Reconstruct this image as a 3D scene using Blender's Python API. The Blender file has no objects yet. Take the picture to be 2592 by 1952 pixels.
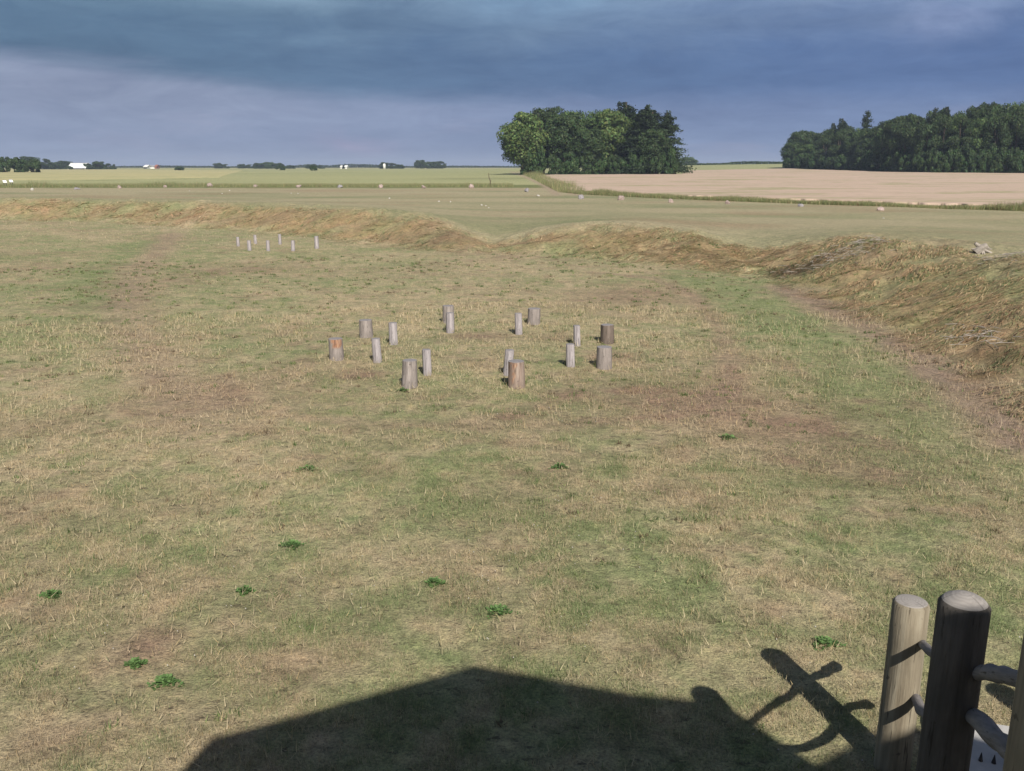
import bpy, bmesh, math, random
import numpy as np
from mathutils import Vector, Matrix

random.seed(7)
rng = np.random.default_rng(11)
R = math.radians
S = bpy.context.scene
COL = S.collection

# ------------------------------------------------------------------ camera
H = 4.0                       # eye height above the courtyard
F = 2245.0                    # focal length in photo pixels (2592 wide)
CX, CY = 1296.0, 976.0
PITCH = math.atan((CY - 420.0) / F)
cp, sp = math.cos(PITCH), math.sin(PITCH)
cam = bpy.data.cameras.new('camera'); camo = bpy.data.objects.new('camera', cam); COL.objects.link(camo)
cam.sensor_width = 36; cam.lens = 36 * F / 2592
cam.clip_start = 0.05; cam.clip_end = 30000
camo.location = (0, 0, H); camo.rotation_euler = (math.pi / 2 - PITCH, 0, 0)
S.camera = camo

# ------------------------------------------------------------------ exposure
S.view_settings.view_transform = 'Standard'; S.view_settings.look = 'None'
S.view_settings.exposure = 0.24; S.view_settings.gamma = 1.0
S.render.engine = 'CYCLES'
S.cycles.max_bounces = 6; S.cycles.diffuse_bounces = 3; S.cycles.transmission_bounces = 3
S.cycles.volume_bounces = 0; S.cycles.transparent_max_bounces = 8

# ------------------------------------------------------------------ sun
SUN_EL, SUN_AZ = R(39.6), R(15.0)      # light travels away from the camera and 15 deg to the left
LD = Vector((-math.sin(SUN_AZ) * math.cos(SUN_EL), math.cos(SUN_AZ) * math.cos(SUN_EL), -math.sin(SUN_EL)))
sl = bpy.data.lights.new('sun', 'SUN'); sl.energy = 5.0; sl.angle = R(0.53); sl.color = (1.0, 0.93, 0.82)
slo = bpy.data.objects.new('sun', sl); COL.objects.link(slo)
slo.rotation_euler = LD.to_track_quat('-Z', 'Y').to_euler(); slo.location = (5, -10, 30)


def lin(r, g, b):
    f = lambda c: (c / 255 / 12.92) if c / 255 <= 0.04045 else ((c / 255 + 0.055) / 1.055) ** 2.4
    return (f(r), f(g), f(b), 1.0)


# ------------------------------------------------------------------ node helper
class NT:
    def __init__(s, tree):
        s.t = tree; s.n = tree.nodes; s.l = tree.links

    def add(s, typ, **kw):
        nd = s.n.new(typ)
        for k, v in kw.items(): setattr(nd, k, v)
        return nd

    def put(s, sock, v):
        if isinstance(v, bpy.types.NodeSocket): s.l.new(v, sock)
        elif v is not None: sock.default_value = v

    def math(s, op, a, b=None, c=None, clamp=False):
        nd = s.add('ShaderNodeMath', operation=op, use_clamp=clamp)
        s.put(nd.inputs[0], a)
        if b is not None: s.put(nd.inputs[1], b)
        if c is not None: s.put(nd.inputs[2], c)
        return nd.outputs[0]

    def vmath(s, op, a, b=None):
        nd = s.add('ShaderNodeVectorMath', operation=op); s.put(nd.inputs[0], a)
        if b is not None: s.put(nd.inputs[1], b)
        return nd.outputs[0]

    def noise(s, vec, scale, detail=4, rough=0.55, dist=0.0):
        nd = s.add('ShaderNodeTexNoise'); s.put(nd.inputs['Vector'], vec)
        nd.inputs['Scale'].default_value = scale; nd.inputs['Detail'].default_value = detail
        nd.inputs['Roughness'].default_value = rough; nd.inputs['Distortion'].default_value = dist
        return nd.outputs['Fac']

    def ramp(s, fac, stops, interp='LINEAR'):
        nd = s.add('ShaderNodeValToRGB'); s.put(nd.inputs[0], fac); cr = nd.color_ramp; cr.interpolation = interp
        while len(cr.elements) > 1: cr.elements.remove(cr.elements[-1])
        cr.elements[0].position = stops[0][0]; cr.elements[0].color = stops[0][1]
        for p, c in stops[1:]:
            e = cr.elements.new(p); e.color = c
        return nd.outputs[0]

    def mix(s, fac, a, b, mode='MIX'):
        nd = s.add('ShaderNodeMix', data_type='RGBA', blend_type=mode); s.put(nd.inputs[0], fac)
        s.put(nd.inputs[6], a); s.put(nd.inputs[7], b); return nd.outputs[2]

    def step(s, v, a, b):
        nd = s.add('ShaderNodeMapRange', interpolation_type='SMOOTHSTEP'); s.put(nd.inputs[0], v)
        nd.inputs[1].default_value = a; nd.inputs[2].default_value = b
        nd.inputs[3].default_value = 0; nd.inputs[4].default_value = 1
        return nd.outputs[0]

    def comb(s, x, y, z):
        nd = s.add('ShaderNodeCombineXYZ'); s.put(nd.inputs[0], x); s.put(nd.inputs[1], y); s.put(nd.inputs[2], z)
        return nd.outputs[0]


# ------------------------------------------------------------------ world: clear sky behind, storm cloud ahead
W = bpy.data.worlds.new('World'); S.world = W; W.use_nodes = True
w = NT(W.node_tree); w.n.clear()
sky = w.add('ShaderNodeTexSky', sky_type='NISHITA'); sky.sun_disc = False
sky.sun_elevation = SUN_EL; sky.sun_rotation = math.pi - SUN_AZ
sky.air_density = 1.0; sky.dust_density = 1.0
tc = w.add('ShaderNodeTexCoord').outputs['Generated']
sx = w.add('ShaderNodeSeparateXYZ'); w.l.new(tc, sx.inputs[0]); X, Y, Z = sx.outputs
yy = w.math('MAXIMUM', Y, 0.05)
az = w.math('ARCTAN2', X, Y)                              # 0 ahead, + right
el = w.math('ARCSINE', Z)
# cloud base line: higher on the left, lower ahead and right
dirv = w.comb(w.math('MULTIPLY', az, 1.0), w.math('MULTIPLY', el, 4.5), 0.0)
nA = w.noise(dirv, 2.2, 5, 0.55, 0.3)
nB = w.noise(w.comb(w.math('ADD', az, 3.1), w.math('MULTIPLY', el, 6.0), 1.7), 5.0, 6, 0.6, 0.4)
nC = w.noise(w.comb(w.math('ADD', az, 7.3), w.math('MULTIPLY', el, 2.2), 0.4), 7.0, 6, 0.6, 0.6)
base = w.math('ADD', 0.066, w.math('MULTIPLY', w.step(w.math('MULTIPLY', az, -1), 0.14, 0.50), 0.034))
ev = w.math('SUBTRACT', el, base)
ev = w.math('ADD', ev, w.math('MULTIPLY', w.math('SUBTRACT', nA, 0.5), 0.018))
ev = w.math('ADD', ev, w.math('MULTIPLY', w.math('SUBTRACT', nB, 0.5), 0.045))
below = w.mix(w.step(az, -0.45, 0.42), lin(126, 138, 163), lin(100, 120, 157))
below = w.mix(w.math('MULTIPLY', w.step(el, 0.075, 0.0), 0.35), below, lin(120, 139, 172))
below = w.mix(w.math('MULTIPLY', w.step(nB, 0.52, 0.72), 0.35), below, lin(146, 148, 172))
dark = w.mix(w.step(az, -0.5, 0.5), lin(80, 107, 133), lin(79, 104, 146))
c = w.mix(w.step(ev, -0.015, 0.02), below, dark)
top = w.mix(w.step(az, -0.5, 0.5), lin(106, 134, 154), lin(118, 138, 168))
topf = w.math('ADD', w.step(ev, 0.035, 0.13), w.math('MULTIPLY', w.math('SUBTRACT', nC, 0.5), 1.1), clamp=True)
topf = w.math('MULTIPLY', topf, w.step(ev, 0.015, 0.06))
c = w.mix(topf, c, top)
# paler ragged lumps
def lump(a0, e0, ra, re_, col, amt, cc):
    da = w.math('DIVIDE', w.math('SUBTRACT', az, a0), ra); de = w.math('DIVIDE', w.math('SUBTRACT', el, e0), re_)
    d2 = w.math('ADD', w.math('MULTIPLY', da, da), w.math('MULTIPLY', de, de))
    g = w.math('POWER', 2.718, w.math('MULTIPLY', d2, -1))
    g = w.math('MULTIPLY', g, w.math('MULTIPLY', w.step(nC, 0.3, 0.65), amt), clamp=True)
    return w.mix(g, cc, col)
c = lump(0.435, 0.136, 0.045, 0.016, lin(132, 148, 182), 1.0, c)
c = lump(-0.23, 0.172, 0.09, 0.012, lin(126, 152, 176), 0.9, c)
c = lump(0.50, 0.170, 0.10, 0.012, lin(138, 146, 178), 0.9, c)
c = lump(-0.165, 0.024, 0.035, 0.012, lin(163, 150, 178), 1.0, c)
c = lump(0.03, 0.165, 0.10, 0.02, lin(108, 138, 168), 0.8, c)
c = w.mix(w.step(el, 0.22, 0.6), c, lin(58, 70, 92))   # unseen dark cloud added overhead to cut the ambient light
nD = w.noise(w.comb(w.math('ADD', az, 1.9), w.math('MULTIPLY', el, 3.4), 2.2), 11.0, 8, 0.68, 0.8)
nE = w.noise(w.comb(az, w.math('MULTIPLY', el, 9.0), 5.2), 3.5, 5, 0.6, 0.3)
c = w.mix(1, c, w.ramp(nD, [(.3, (.87, .88, .91, 1)), (.7, (1.14, 1.12, 1.09, 1))]), 'MULTIPLY')
c = w.mix(1, c, w.ramp(nE, [(.3, (.88, .89, .91, 1)), (.7, (1.13, 1.11, 1.09, 1))]), 'MULTIPLY')
bgc = w.add('ShaderNodeBackground'); w.l.new(c, bgc.inputs[0]); bgc.inputs[1].default_value = 1.04
bgs = w.add('ShaderNodeBackground'); w.l.new(sky.outputs[0], bgs.inputs[0]); bgs.inputs[1].default_value = 0.05
ms = w.add('ShaderNodeMixShader')
w.l.new(w.step(w.math('ADD', Y, w.math('MULTIPLY', Z, -0.45)), -0.55, 0.1), ms.inputs[0])
w.l.new(bgs.outputs[0], ms.inputs[1]); w.l.new(bgc.outputs[0], ms.inputs[2])
wo = w.add('ShaderNodeOutputWorld'); w.l.new(ms.outputs[0], wo.inputs[0])


# ------------------------------------------------------------------ numpy noise
def vnoise(x, y, seed=0):
    xi = np.floor(x).astype(np.int64); yi = np.floor(y).astype(np.int64)
    fx = x - xi; fy = y - yi; fx = fx * fx * (3 - 2 * fx); fy = fy * fy * (3 - 2 * fy)
    def h(a, b):
        n = (a * 374761393 + b * 668265263 + seed * 974634777) & 0x7fffffff
        n = ((n ^ (n >> 13)) * 1274126177) & 0x7fffffff
        return ((n ^ (n >> 16)) & 0xffff) / 65535.0
    return (h(xi, yi) * (1 - fx) + h(xi + 1, yi) * fx) * (1 - fy) + (h(xi, yi + 1) * (1 - fx) + h(xi + 1, yi + 1) * fx) * fy


def fbm(x, y, f, seed=0, o=4):
    s = 0; a = 1; t = 0
    for i in range(o):
        s = s + a * vnoise(x * f + 17.3 * i, y * f - 9.1 * i, seed + i); t += a; a *= 0.5; f *= 2.03
    return s / t


def sst(v, a, b):
    t = np.clip((v - a) / (b - a), 0, 1); return t * t * (3 - 2 * t)


# ------------------------------------------------------------------ photo pixel -> place
def ray(px, py):
    a, b = (px - CX) / F, (CY - py) / F
    return np.array([a, cp + b * sp, b * cp - sp])

def P(px, py, z):                      # at depth z (metres along the optical axis)
    d = ray(px, py); return Vector((d[0] * z, d[1] * z, H + d[2] * z))

def G0(px, py):                        # on the flat courtyard, z = 0
    d = ray(px, py); t = -H / d[2]; return np.array([d[0] * t, d[1] * t])

def A(px, y):                          # at forward distance y, seen in column px
    z = 0.0; dep = y * cp + (H - 1.0) * sp
    return np.array([(px - CX) / F * dep, y])

def rowz(py, y):                       # height at forward distance y seen in row py
    d = ray(CX, py); return H + d[2] / d[1] * y


# ------------------------------------------------------------------ terrain
FOOT = [G0(px, py) for px, py in [(0, 556), (300, 565), (540, 580), (800, 604), (1050, 630), (1230, 640), (1400, 645),
                                  (1600, 665), (1850, 692), (1980, 722), (2150, 792), (2300, 868), (2450, 955), (2592, 1050)]]
FOOT = [np.array([-120.0, 60.0]), np.array([-70.0, 72.0])] + FOOT + [np.array([10.2, 9.5]), np.array([11.2, 3.0]), np.array([11, -12.0])]
FOOT = np.array(FOOT)
CREST_PX = [-900, 0, 1080, 1170, 1235, 1290, 1400, 1600, 1730, 1850, 1930, 2050, 2150, 2592, 3400]
CREST_H = [1.4, 1.4, 1.4, 0.8, 0.15, 0.18, 1.0, 1.25, 1.05, 0.6, 0.45, .95, 1.3, 1.4, 1.4]


def foot_dist(x, y):
    best = np.full(x.shape, 1e9); sg = np.ones(x.shape)
    for i in range(len(FOOT) - 1):
        a, b = FOOT[i], FOOT[i + 1]; d = b - a; L = d @ d
        t = np.clip(((x - a[0]) * d[0] + (y - a[1]) * d[1]) / L, 0, 1)
        qx, qy = x - a[0] - t * d[0], y - a[1] - t * d[1]
        dd = np.hypot(qx, qy); cr = d[0] * (y - a[1]) - d[1] * (x - a[0])
        m = dd < best - 1e-6
        best = np.where(m, dd, best); sg = np.where(m, np.sign(cr), sg)
    return best * sg


def zt(x, y, fine=True):
    x = np.asarray(x, float); y = np.asarray(y, float)
    s = foot_dist(x, y)
    pxa = CX + F * x / (np.maximum(y, 1.0) * cp + H * sp)
    pxa = np.clip(pxa, -850, 3350)
    ch = sum(np.interp(pxa + k, CREST_PX, CREST_H) for k in (-45, -25, 0, 25, 45)) / 5
    cs = 1.25 - .75 * np.exp(-((pxa - 1270) / 260) ** 2) - .45 * np.exp(-((pxa - 1900) / 240) ** 2)
    ob_ = sst(s, 4.5, 13); ch = ch * (1 - ob_) + cs * ob_
    up = .55 * sst(s, -0.4, 5.4) + .45 * np.clip((s + .1) / 4.6, 0, 1); dn = 1 - sst(s, 4.6, 42.0)
    bank = ch * up * dn
    onslope = sst(s, -0.5, 1) * (1 - sst(s, 6, 9))
    z = bank
    if fine:
        z = z + onslope * (fbm(x, y, 0.55, 31, 3) - 0.5) * 0.42 + onslope * (fbm(x, y, 2.1, 32, 3) - 0.5) * 0.26
        near = 1 - sst(y, 60, 120)
        z = z + near * (fbm(x, y, 0.16, 5, 3) - 0.5) * 0.16 + near * (fbm(x, y, 1.3, 6, 2) - 0.5) * 0.035
    d = y
    z = z + 1.0 * sst(d, 180, 300)
    z = z + 4.6 * np.exp(-(((x - 230) / 190) ** 2 + ((y - 640) / 230) ** 2))
    return z


def zg(x, y): return float(zt(np.array([x]), np.array([y]))[0])


# ------------------------------------------------------------------ ground colour zones (the vegetation itself, no shading)
STRAW = np.array([.41, .345, .235]); GREEN = np.array([.24, .27, .14]); BROWN = np.array([.27, .195, .145])
GOLD = np.array([.35, .23, .14]); DIRT = np.array([.29, .22, .18]); PALE = np.array([.37, .33, .225]); DGREEN = np.array([.10, .15, .05])

def blob(px, py, rx, ry):
    c0 = G0(px, py); e = G0(px + rx, py); u = G0(px, py - ry); dn = G0(px, py + ry)
    return c0[0], (u[1] + dn[1]) / 2, abs(e[0] - c0[0]), abs(u[1] - dn[1]) / 2

# (px, py, rx, ry, green, brown)
BL = [(2250, 1380, 260, 120, .75, 0), (2130, 860, 170, 80, .6, 0), (1960, 745, 140, 34, .6, 0), (2480, 1560, 160, 90, .6, 0), (2350, 1010, 160, 70, .5, 0), (2450, 1200, 220, 60, .35, .1),
      (1950, 1075, 300, 70, -.15, .85), (1700, 1010, 260, 50, -.1, .45), (2150, 1190, 200, 60, 0, .4), (1400, 860, 60, 15, 0, .4), (1215, 855, 100, 12, -.1, .75),
      (905, 955, 60, 11, -.1, .8), (690, 960, 110, 40, -.15, .5), (560, 1000, 70, 30, 0, .25), (640, 1090, 60, 18, -.2, .6),
      (1560, 905, 60, 10, 0, .65), (1660, 915, 60, 25, .45, 0), (1400, 915, 70, 25, .15, 0), (1430, 1005, 60, 16, -.1, .6), (1540, 765, 200, 40, -.2, .15),
      (1650, 745, 130, 26, 0, .5), (620, 540 + 145, 120, 14, 0, .3), (250, 700, 260, 60, .2, 0), (120, 620, 260, 40, .1, 0),
      (470, 1150, 120, 30, .2, 0), (1180, 1310, 240, 30, .2, 0), (1500, 1390, 260, 40, .1, 0), (1390, 1240, 260, 40, -.15, .15),
      (1000, 1450, 300, 120, -.15, 0), (1700, 1250, 120, 50, -.15, .3), (330, 1290, 120, 60, -.1, .2), (100, 1080, 130, 30, -.1, .4), (30, 945, 60, 12, 0, .5),
      (350, 1640, 90, 60, -.1, .35), (800, 1680, 130, 40, -.25, .3), (1330, 1600, 160, 60, -.2, .15), (1560, 1560, 140, 70, .2, 0), (2000, 1500, 140, 90, -.2, 0),
      (2350, 1050, 160, 50, .2, .1), (1300, 780, 260, 60, -.15, 0), (1000, 760, 200, 60, -.2, 0), (1400, 690, 300, 25, -.1, 0), (900, 690, 300, 20, -.1, .1),
      (500, 830, 160, 50, -.15, 0), (200, 900, 200, 50, -.1, 0), (1100, 1130, 200, 30, -.2, .1), (860, 1130, 220, 40, .15, .1), (1250, 640, 60, 16, -.2, .1),
      (2450, 1250, 200, 60, .1, .15), (1280, 1065, 130, 16, 0, .3), (780, 1200, 80, 30, .2, 0), (560, 1450, 200, 60, 0, 0.1)]
BL = [blob(*b[:4]) + b[4:] for b in BL]
# trails: list of photo points, width m, green, brown, dirt
TR = [([(440, 592), (400, 630), (340, 690), (320, 760), (335, 850), (400, 930), (470, 1010), (500, 1080)], .75, -.6, .2, .32),
      ([(400, 590), (330, 640), (250, 700), (240, 780), (255, 860)], 1.3, .5, 0, 0),
      ([(1980, 728), (2080, 770), (2200, 832), (2330, 905), (2440, 985), (2592, 1120)], .62, -.4, .4, .85),
      ([(1500, 690), (1650, 705), (1760, 750), (1830, 840), (1850, 960), (1800, 1060)], .30, -.2, .35, .2),
      ([(1560, 680), (1750, 700), (1880, 765), (1960, 860), (2050, 1000)], .35, -.35, 0, 0),
      ([(1700, 690), (1850, 740), (1990, 850), (2120, 980), (2240, 1130)], .9, .55, 0, 0),
      ([(480, 570), (400, 600), (300, 615), (100, 580), (0, 572)], .9, -.3, 0, 0),
      ([(560, 960), (620, 1040), (900, 1075), (1300, 1090), (1700, 1060), (1850, 980)], .28, -.1, .3, .1)]

def pdist(x, y, pts):
    b = np.full(x.shape, 1e9)
    for i in range(len(pts) - 1):
        a, c = pts[i], pts[i + 1]; d = c - a; L = d @ d
        t = np.clip(((x - a[0]) * d[0] + (y - a[1]) * d[1]) / L, 0, 1)
        b = np.minimum(b, np.hypot(x - a[0] - t * d[0], y - a[1] - t * d[1]))
    return b

TR = [([G0(*p) for p in t[0]],) + t[1:] for t in TR]
TRACK = [A(1440, 118), A(1425, 140), A(1392, 190), A(1350, 250), A(1325, 297), A(1300, 420)]
TRACK = [np.array(t) for t in TRACK]


def on_bank(px, py):
    d = ray(px, py); t = np.arange(5, 160, .2); x, y, z = d[0] * t, d[1] * t, H + d[2] * t
    k = int(np.argmax(z <= zt(x, y))); return x[k], y[k], zg(x[k], y[k])

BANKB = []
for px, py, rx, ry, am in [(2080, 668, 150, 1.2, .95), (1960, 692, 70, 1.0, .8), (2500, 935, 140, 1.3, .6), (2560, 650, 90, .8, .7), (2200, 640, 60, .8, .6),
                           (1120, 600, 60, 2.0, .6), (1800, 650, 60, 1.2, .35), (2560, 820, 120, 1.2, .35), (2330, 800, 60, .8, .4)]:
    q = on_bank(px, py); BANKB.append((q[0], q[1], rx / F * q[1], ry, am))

def zones(x, y):
    """returns rgb (n,3), greenness (n)"""
    n1 = fbm(x, y, .22, 1, 4); n2 = fbm(x, y, .9, 2, 4); n3 = fbm(x, y, 3.6, 3, 3)
    g = .43 + (n1 - .5) * .8 + (n2 - .5) * .9 + (n3 - .5) * 1.3
    b = np.clip((fbm(x, y, .33, 8, 4) - .50) * 2.0, 0, 1) * .5 + np.clip((fbm(x, y, 1.6, 9, 4) - .56) * 3.4, 0, 1) * .55
    dirt = np.zeros_like(x)
    for cx_, cy_, rx, ry, dg, db in BL:
        q = np.exp(-(((x - cx_) / rx) ** 2 + ((y - cy_) / ry) ** 2)) * (0.45 + 1.1 * n2)
        g = g + dg * q; b = b + db * q * (0.5 + n3)
    for pts, wd, dg, db, dd in TR:
        q = np.exp(-(pdist(x, y, pts) / wd) ** 2) * (.5 + n2)
        g = g + dg * q; b = b + db * q * (.5 + n3); dirt = dirt + dd * q
    g = np.clip(g, 0, 1)[:, None]; b = np.clip(b, 0, 1)[:, None]; dirt = np.clip(dirt, 0, .95)[:, None]
    c = STRAW * (1 - g) + GREEN * g
    c = c * (1 - b) + BROWN * b
    c = c * (1 - dirt) + DIRT * dirt
    s = foot_dist(x, y)
    sw = s + (n2 - .5) * 2.2
    ch = sst(sw, -.3, 1.0) * (1 - sst(sw, 3.2, 5.4))
    ch = ch * (0.35 + 0.85 * n2)
    rgb = GOLD * (1 - .45 * g) + GREEN * .45 * g
    rb = np.clip((fbm(x, y, .5, 21, 3) - .47) * 4, 0, 1)[:, None]
    rgb = rgb * (1 - .5 * rb) + np.array([.25, .185, .13]) * .5 * rb
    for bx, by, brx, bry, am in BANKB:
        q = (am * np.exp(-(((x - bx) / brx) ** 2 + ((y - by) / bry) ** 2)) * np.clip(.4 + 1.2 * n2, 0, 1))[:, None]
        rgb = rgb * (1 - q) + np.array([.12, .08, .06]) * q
    gg = np.clip((fbm(x, y, .45, 23, 4) - .46) * 3.4, 0, .8)[:, None]
    rgb = rgb * (1 - gg) + np.array([.24, .27, .14]) * gg
    ch = np.clip(ch, 0, 1)[:, None]
    c = c * (1 - ch) + rgb * ch
    out = sst(sw, 3.6, 6.0)[:, None]
    og = np.clip(.25 + (fbm(x, y * 2.2, .05, 41, 4) - .5) * 2.4 + (n1 - .5) * .6, 0, 1)[:, None]
    oc = PALE * (1 - og) + np.array([.24, .25, .145]) * og
    ob = np.clip((fbm(x, y * 1.6, .09, 44, 4) - .52) * 4, 0, 1)[:, None]
    oc = oc * (1 - .6 * ob) + np.array([.32, .24, .165]) * .6 * ob
    c = c * (1 - out) + oc * out
    # fields beyond the stone row (left) and verge strips
    yb = 166 + 0 * x
    q = sst(y, 168, 171)[:, None] * (x < 14)[:, None]
    c = c * (1 - q) + np.array([.17, .19, .08]) * q
    fy = np.clip((fbm(x * .25, y, .03, 51, 3) - .35) * 2, 0, 1)[:, None]
    fld = np.array([.33, .345, .19]) * (1 - .5 * fy) + np.array([.41, .40, .23]) * .5 * fy
    q = sst(y, 192, 196)[:, None]
    c = c * (1 - q) + fld * q
    q = sst(y, 186, 189)[:, None] * (1 - sst(y, 205, 208))[:, None] * (x < 0)[:, None]
    c = c * (1 - q) + np.array([.27, .27, .13]) * q
    for (p0, y0, p1, y1, wl, am) in [(50, 222, 560, 252, 1.4, .7), (300, 262, 560, 268, 1.3, .6), (470, 420, 640, 560, 4, .6), (540, 330, 900, 420, 3, .55), (1160, 246, 1330, 250, 9, .45)]:
        q = (am * np.exp(-(pdist(x, y, [A(p0, y0), A(p1, y1)]) / wl) ** 2))[:, None]
        c = c * (1 - q) + np.array([.16, .18, .09]) * q
    far = sst(y, 700, 1500)[:, None]
    c = c * (1 - far) + np.array([.36, .35, .19]) * far
    td = pdist(x, y, TRACK)
    inn = sst(y, 118, 135)
    q = (np.exp(-((td - 1.3) / .8) ** 2) * inn)[:, None]
    c = c * (1 - .9 * q) + np.array([.36, .285, .22]) * .9 * q
    return c, g[:, 0] * (1 - dirt[:, 0]), b[:, 0], s


# ------------------------------------------------------------------ object helpers
def link(o): COL.objects.link(o); return o

def tag(o, label=None, cat=None, group=None, kind=None):
    if label: o['label'] = label
    if cat: o['category'] = cat
    if group: o['group'] = group
    if kind: o['kind'] = kind
    return o

def empty(name, loc, rz=0.0):
    o = bpy.data.objects.new(name, None); link(o); o.location = loc; o.rotation_euler = (0, 0, rz)
    o.empty_display_size = .2; return o

def npmesh(name, co, faces_n, mats, parent=None, col=None, smooth=False, idx=None):
    """co (n,3); faces_n = verts per face when faces are consecutive, or idx (m,k) array"""
    me = bpy.data.meshes.new(name); n = len(co)
    me.vertices.add(n); me.vertices.foreach_set('co', np.ascontiguousarray(co, np.float32).ravel())
    if idx is None: idx = np.arange(n).reshape(-1, faces_n)
    m, k = idx.shape
    me.loops.add(m * k); me.loops.foreach_set('vertex_index', np.ascontiguousarray(idx, np.int32).ravel())
    me.polygons.add(m); me.polygons.foreach_set('loop_start', np.arange(0, m * k, k, dtype=np.int32))
    me.update(calc_edges=True)
    if smooth: me.polygons.foreach_set('use_smooth', np.ones(m, bool))
    if col is not None:
        at = me.color_attributes.new('tint', 'FLOAT_COLOR', 'POINT')
        c4 = np.ones((n, 4), np.float32); c4[:, :3] = col; at.data.foreach_set('color', c4.ravel())
    for mt in (mats if isinstance(mats, (list, tuple)) else [mats]): me.materials.append(mt)
    o = bpy.data.objects.new(name, me); link(o)
    if parent: o.parent = parent
    return o

def bmobj(name, bm, mat, parent=None, smooth=True):
    me = bpy.data.meshes.new(name); bm.to_mesh(me); bm.free()
    if smooth:
        for p in me.polygons: p.use_smooth = True
    for mt in (mat if isinstance(mat, (list, tuple)) else [mat]): me.materials.append(mt)
    o = bpy.data.objects.new(name, me); link(o)
    if parent: o.parent = parent
    return o


# ------------------------------------------------------------------ materials
def mat_new(name):
    m = bpy.data.materials.new(name); m.use_nodes = True; t = NT(m.node_tree); t.n.clear()
    out = t.add('ShaderNodeOutputMaterial'); p = t.add('ShaderNodeBsdfPrincipled')
    p.inputs['Roughness'].default_value = .85; p.inputs['Specular IOR Level'].default_value = .2
    t.l.new(p.outputs[0], out.inputs[0]); return m, t, p, out

def mat_ground():
    m, t, p, out = mat_new('meadow_ground')
    att = t.add('ShaderNodeAttribute', attribute_name='tint').outputs['Color']
    oc = t.add('ShaderNodeTexCoord').outputs['Object']
    n1 = t.noise(oc, 9, 5, .65); n2 = t.noise(oc, 45, 4, .7); n3 = t.noise(oc, 1.9, 7, .72)
    f = t.ramp(n1, [(.25, (.55, .53, .50, 1)), (.5, (.95, .95, .93, 1)), (.75, (1.35, 1.32, 1.22, 1))])
    c = t.mix(1, att, f, 'MULTIPLY')
    f2 = t.ramp(n2, [(.3, (.5, .5, .46, 1)), (.5, (.98, .98, .97, 1)), (.72, (1.45, 1.42, 1.3, 1))])
    c = t.mix(1, c, f2, 'MULTIPLY')
    f3 = t.ramp(n3, [(.32, (.74, .80, .72, 1)), (.5, (1, 1, 1, 1)), (.68, (1.24, 1.17, 1.15, 1))])
    c = t.mix(1, c, f3, 'MULTIPLY')
    n4 = t.noise(t.vmath('MULTIPLY', oc, (1, 1.6, 1)), 5.2, 3, .75)
    c = t.mix(t.math('MULTIPLY', t.step(n4, .61, .66), .7), c, (.09, .075, .05, 1))
    t.l.new(c, p.inputs['Base Color'])
    bp = t.add('ShaderNodeBump'); bp.inputs['Strength'].default_value = .8; bp.inputs['Distance'].default_value = .05
    t.l.new(t.math('ADD', n1, t.math('MULTIPLY', n2, .5)), bp.inputs['Height']); t.l.new(bp.outputs[0], p.inputs['Normal'])
    return m

def mat_leafy(name, trans=.35, rough=.6, mul=1.0, noise=0):
    m, t, p, out = mat_new(name)
    att = t.add('ShaderNodeAttribute', attribute_name='tint').outputs['Color']
    c = t.mix(1, att, (mul, mul, mul, 1), 'MULTIPLY')
    t.l.new(c, p.inputs['Base Color']); p.inputs['Roughness'].default_value = rough
    tr = t.add('ShaderNodeBsdfTranslucent'); t.l.new(c, tr.inputs[0])
    mx = t.add('ShaderNodeMixShader'); mx.inputs[0].default_value = trans
    t.l.new(p.outputs[0], mx.inputs[1]); t.l.new(tr.outputs[0], mx.inputs[2]); t.l.new(mx.outputs[0], out.inputs[0])
    return m

def mat_wood(name, c1, c2, c3, scale=1.0, crack=True, axis=None):
    m, t, p, out = mat_new(name)
    oc = t.add('ShaderNodeTexCoord').outputs['Object']
    if axis:
        mp = t.add('ShaderNodeMapping'); mp.inputs['Rotation'].default_value = Vector(axis).rotation_difference(Vector((0, 0, 1))).to_euler()
        t.l.new(oc, mp.inputs[0]); oc = mp.outputs[0]
    v = t.vmath('MULTIPLY', oc, (scale, scale, scale * .07))
    n = t.noise(v, 26, 6, .65, .3); n2 = t.noise(oc, 3.5 * scale, 4, .6); n3 = t.noise(v, 70, 4, .6)
    c = t.ramp(n, [(.3, c1), (.55, c2), (.75, c3)])
    c = t.mix(t.step(n2, .45, .75), c, tuple(x * .72 for x in c2[:3]) + (1,))
    if crack: c = t.mix(t.math('MULTIPLY', t.step(n3, .60, .68), .75), c, (.035, .028, .022, 1))
    n6 = t.noise(oc, 15 * scale, 3, .6); c = t.mix(t.math('MULTIPLY', t.step(n6, .66, .70), .6), c, (.05, .04, .032, 1))
    att = t.add('ShaderNodeAttribute', attribute_name='patch')
    c = t.mix(att.outputs['Fac'], c, t.ramp(n3, [(.35, (.12, .06, .04, 1)), (.5, (.36, .18, .10, 1)), (.68, (.50, .36, .26, 1))]))
    t.l.new(c, p.inputs['Base Color'])
    bp = t.add('ShaderNodeBump'); bp.inputs['Strength'].default_value = .6; bp.inputs['Distance'].default_value = .012
    t.l.new(t.math('ADD', n, t.math('MULTIPLY', n3, .6)), bp.inputs['Height']); t.l.new(bp.outputs[0], p.inputs['Normal'])
    return m

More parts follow.
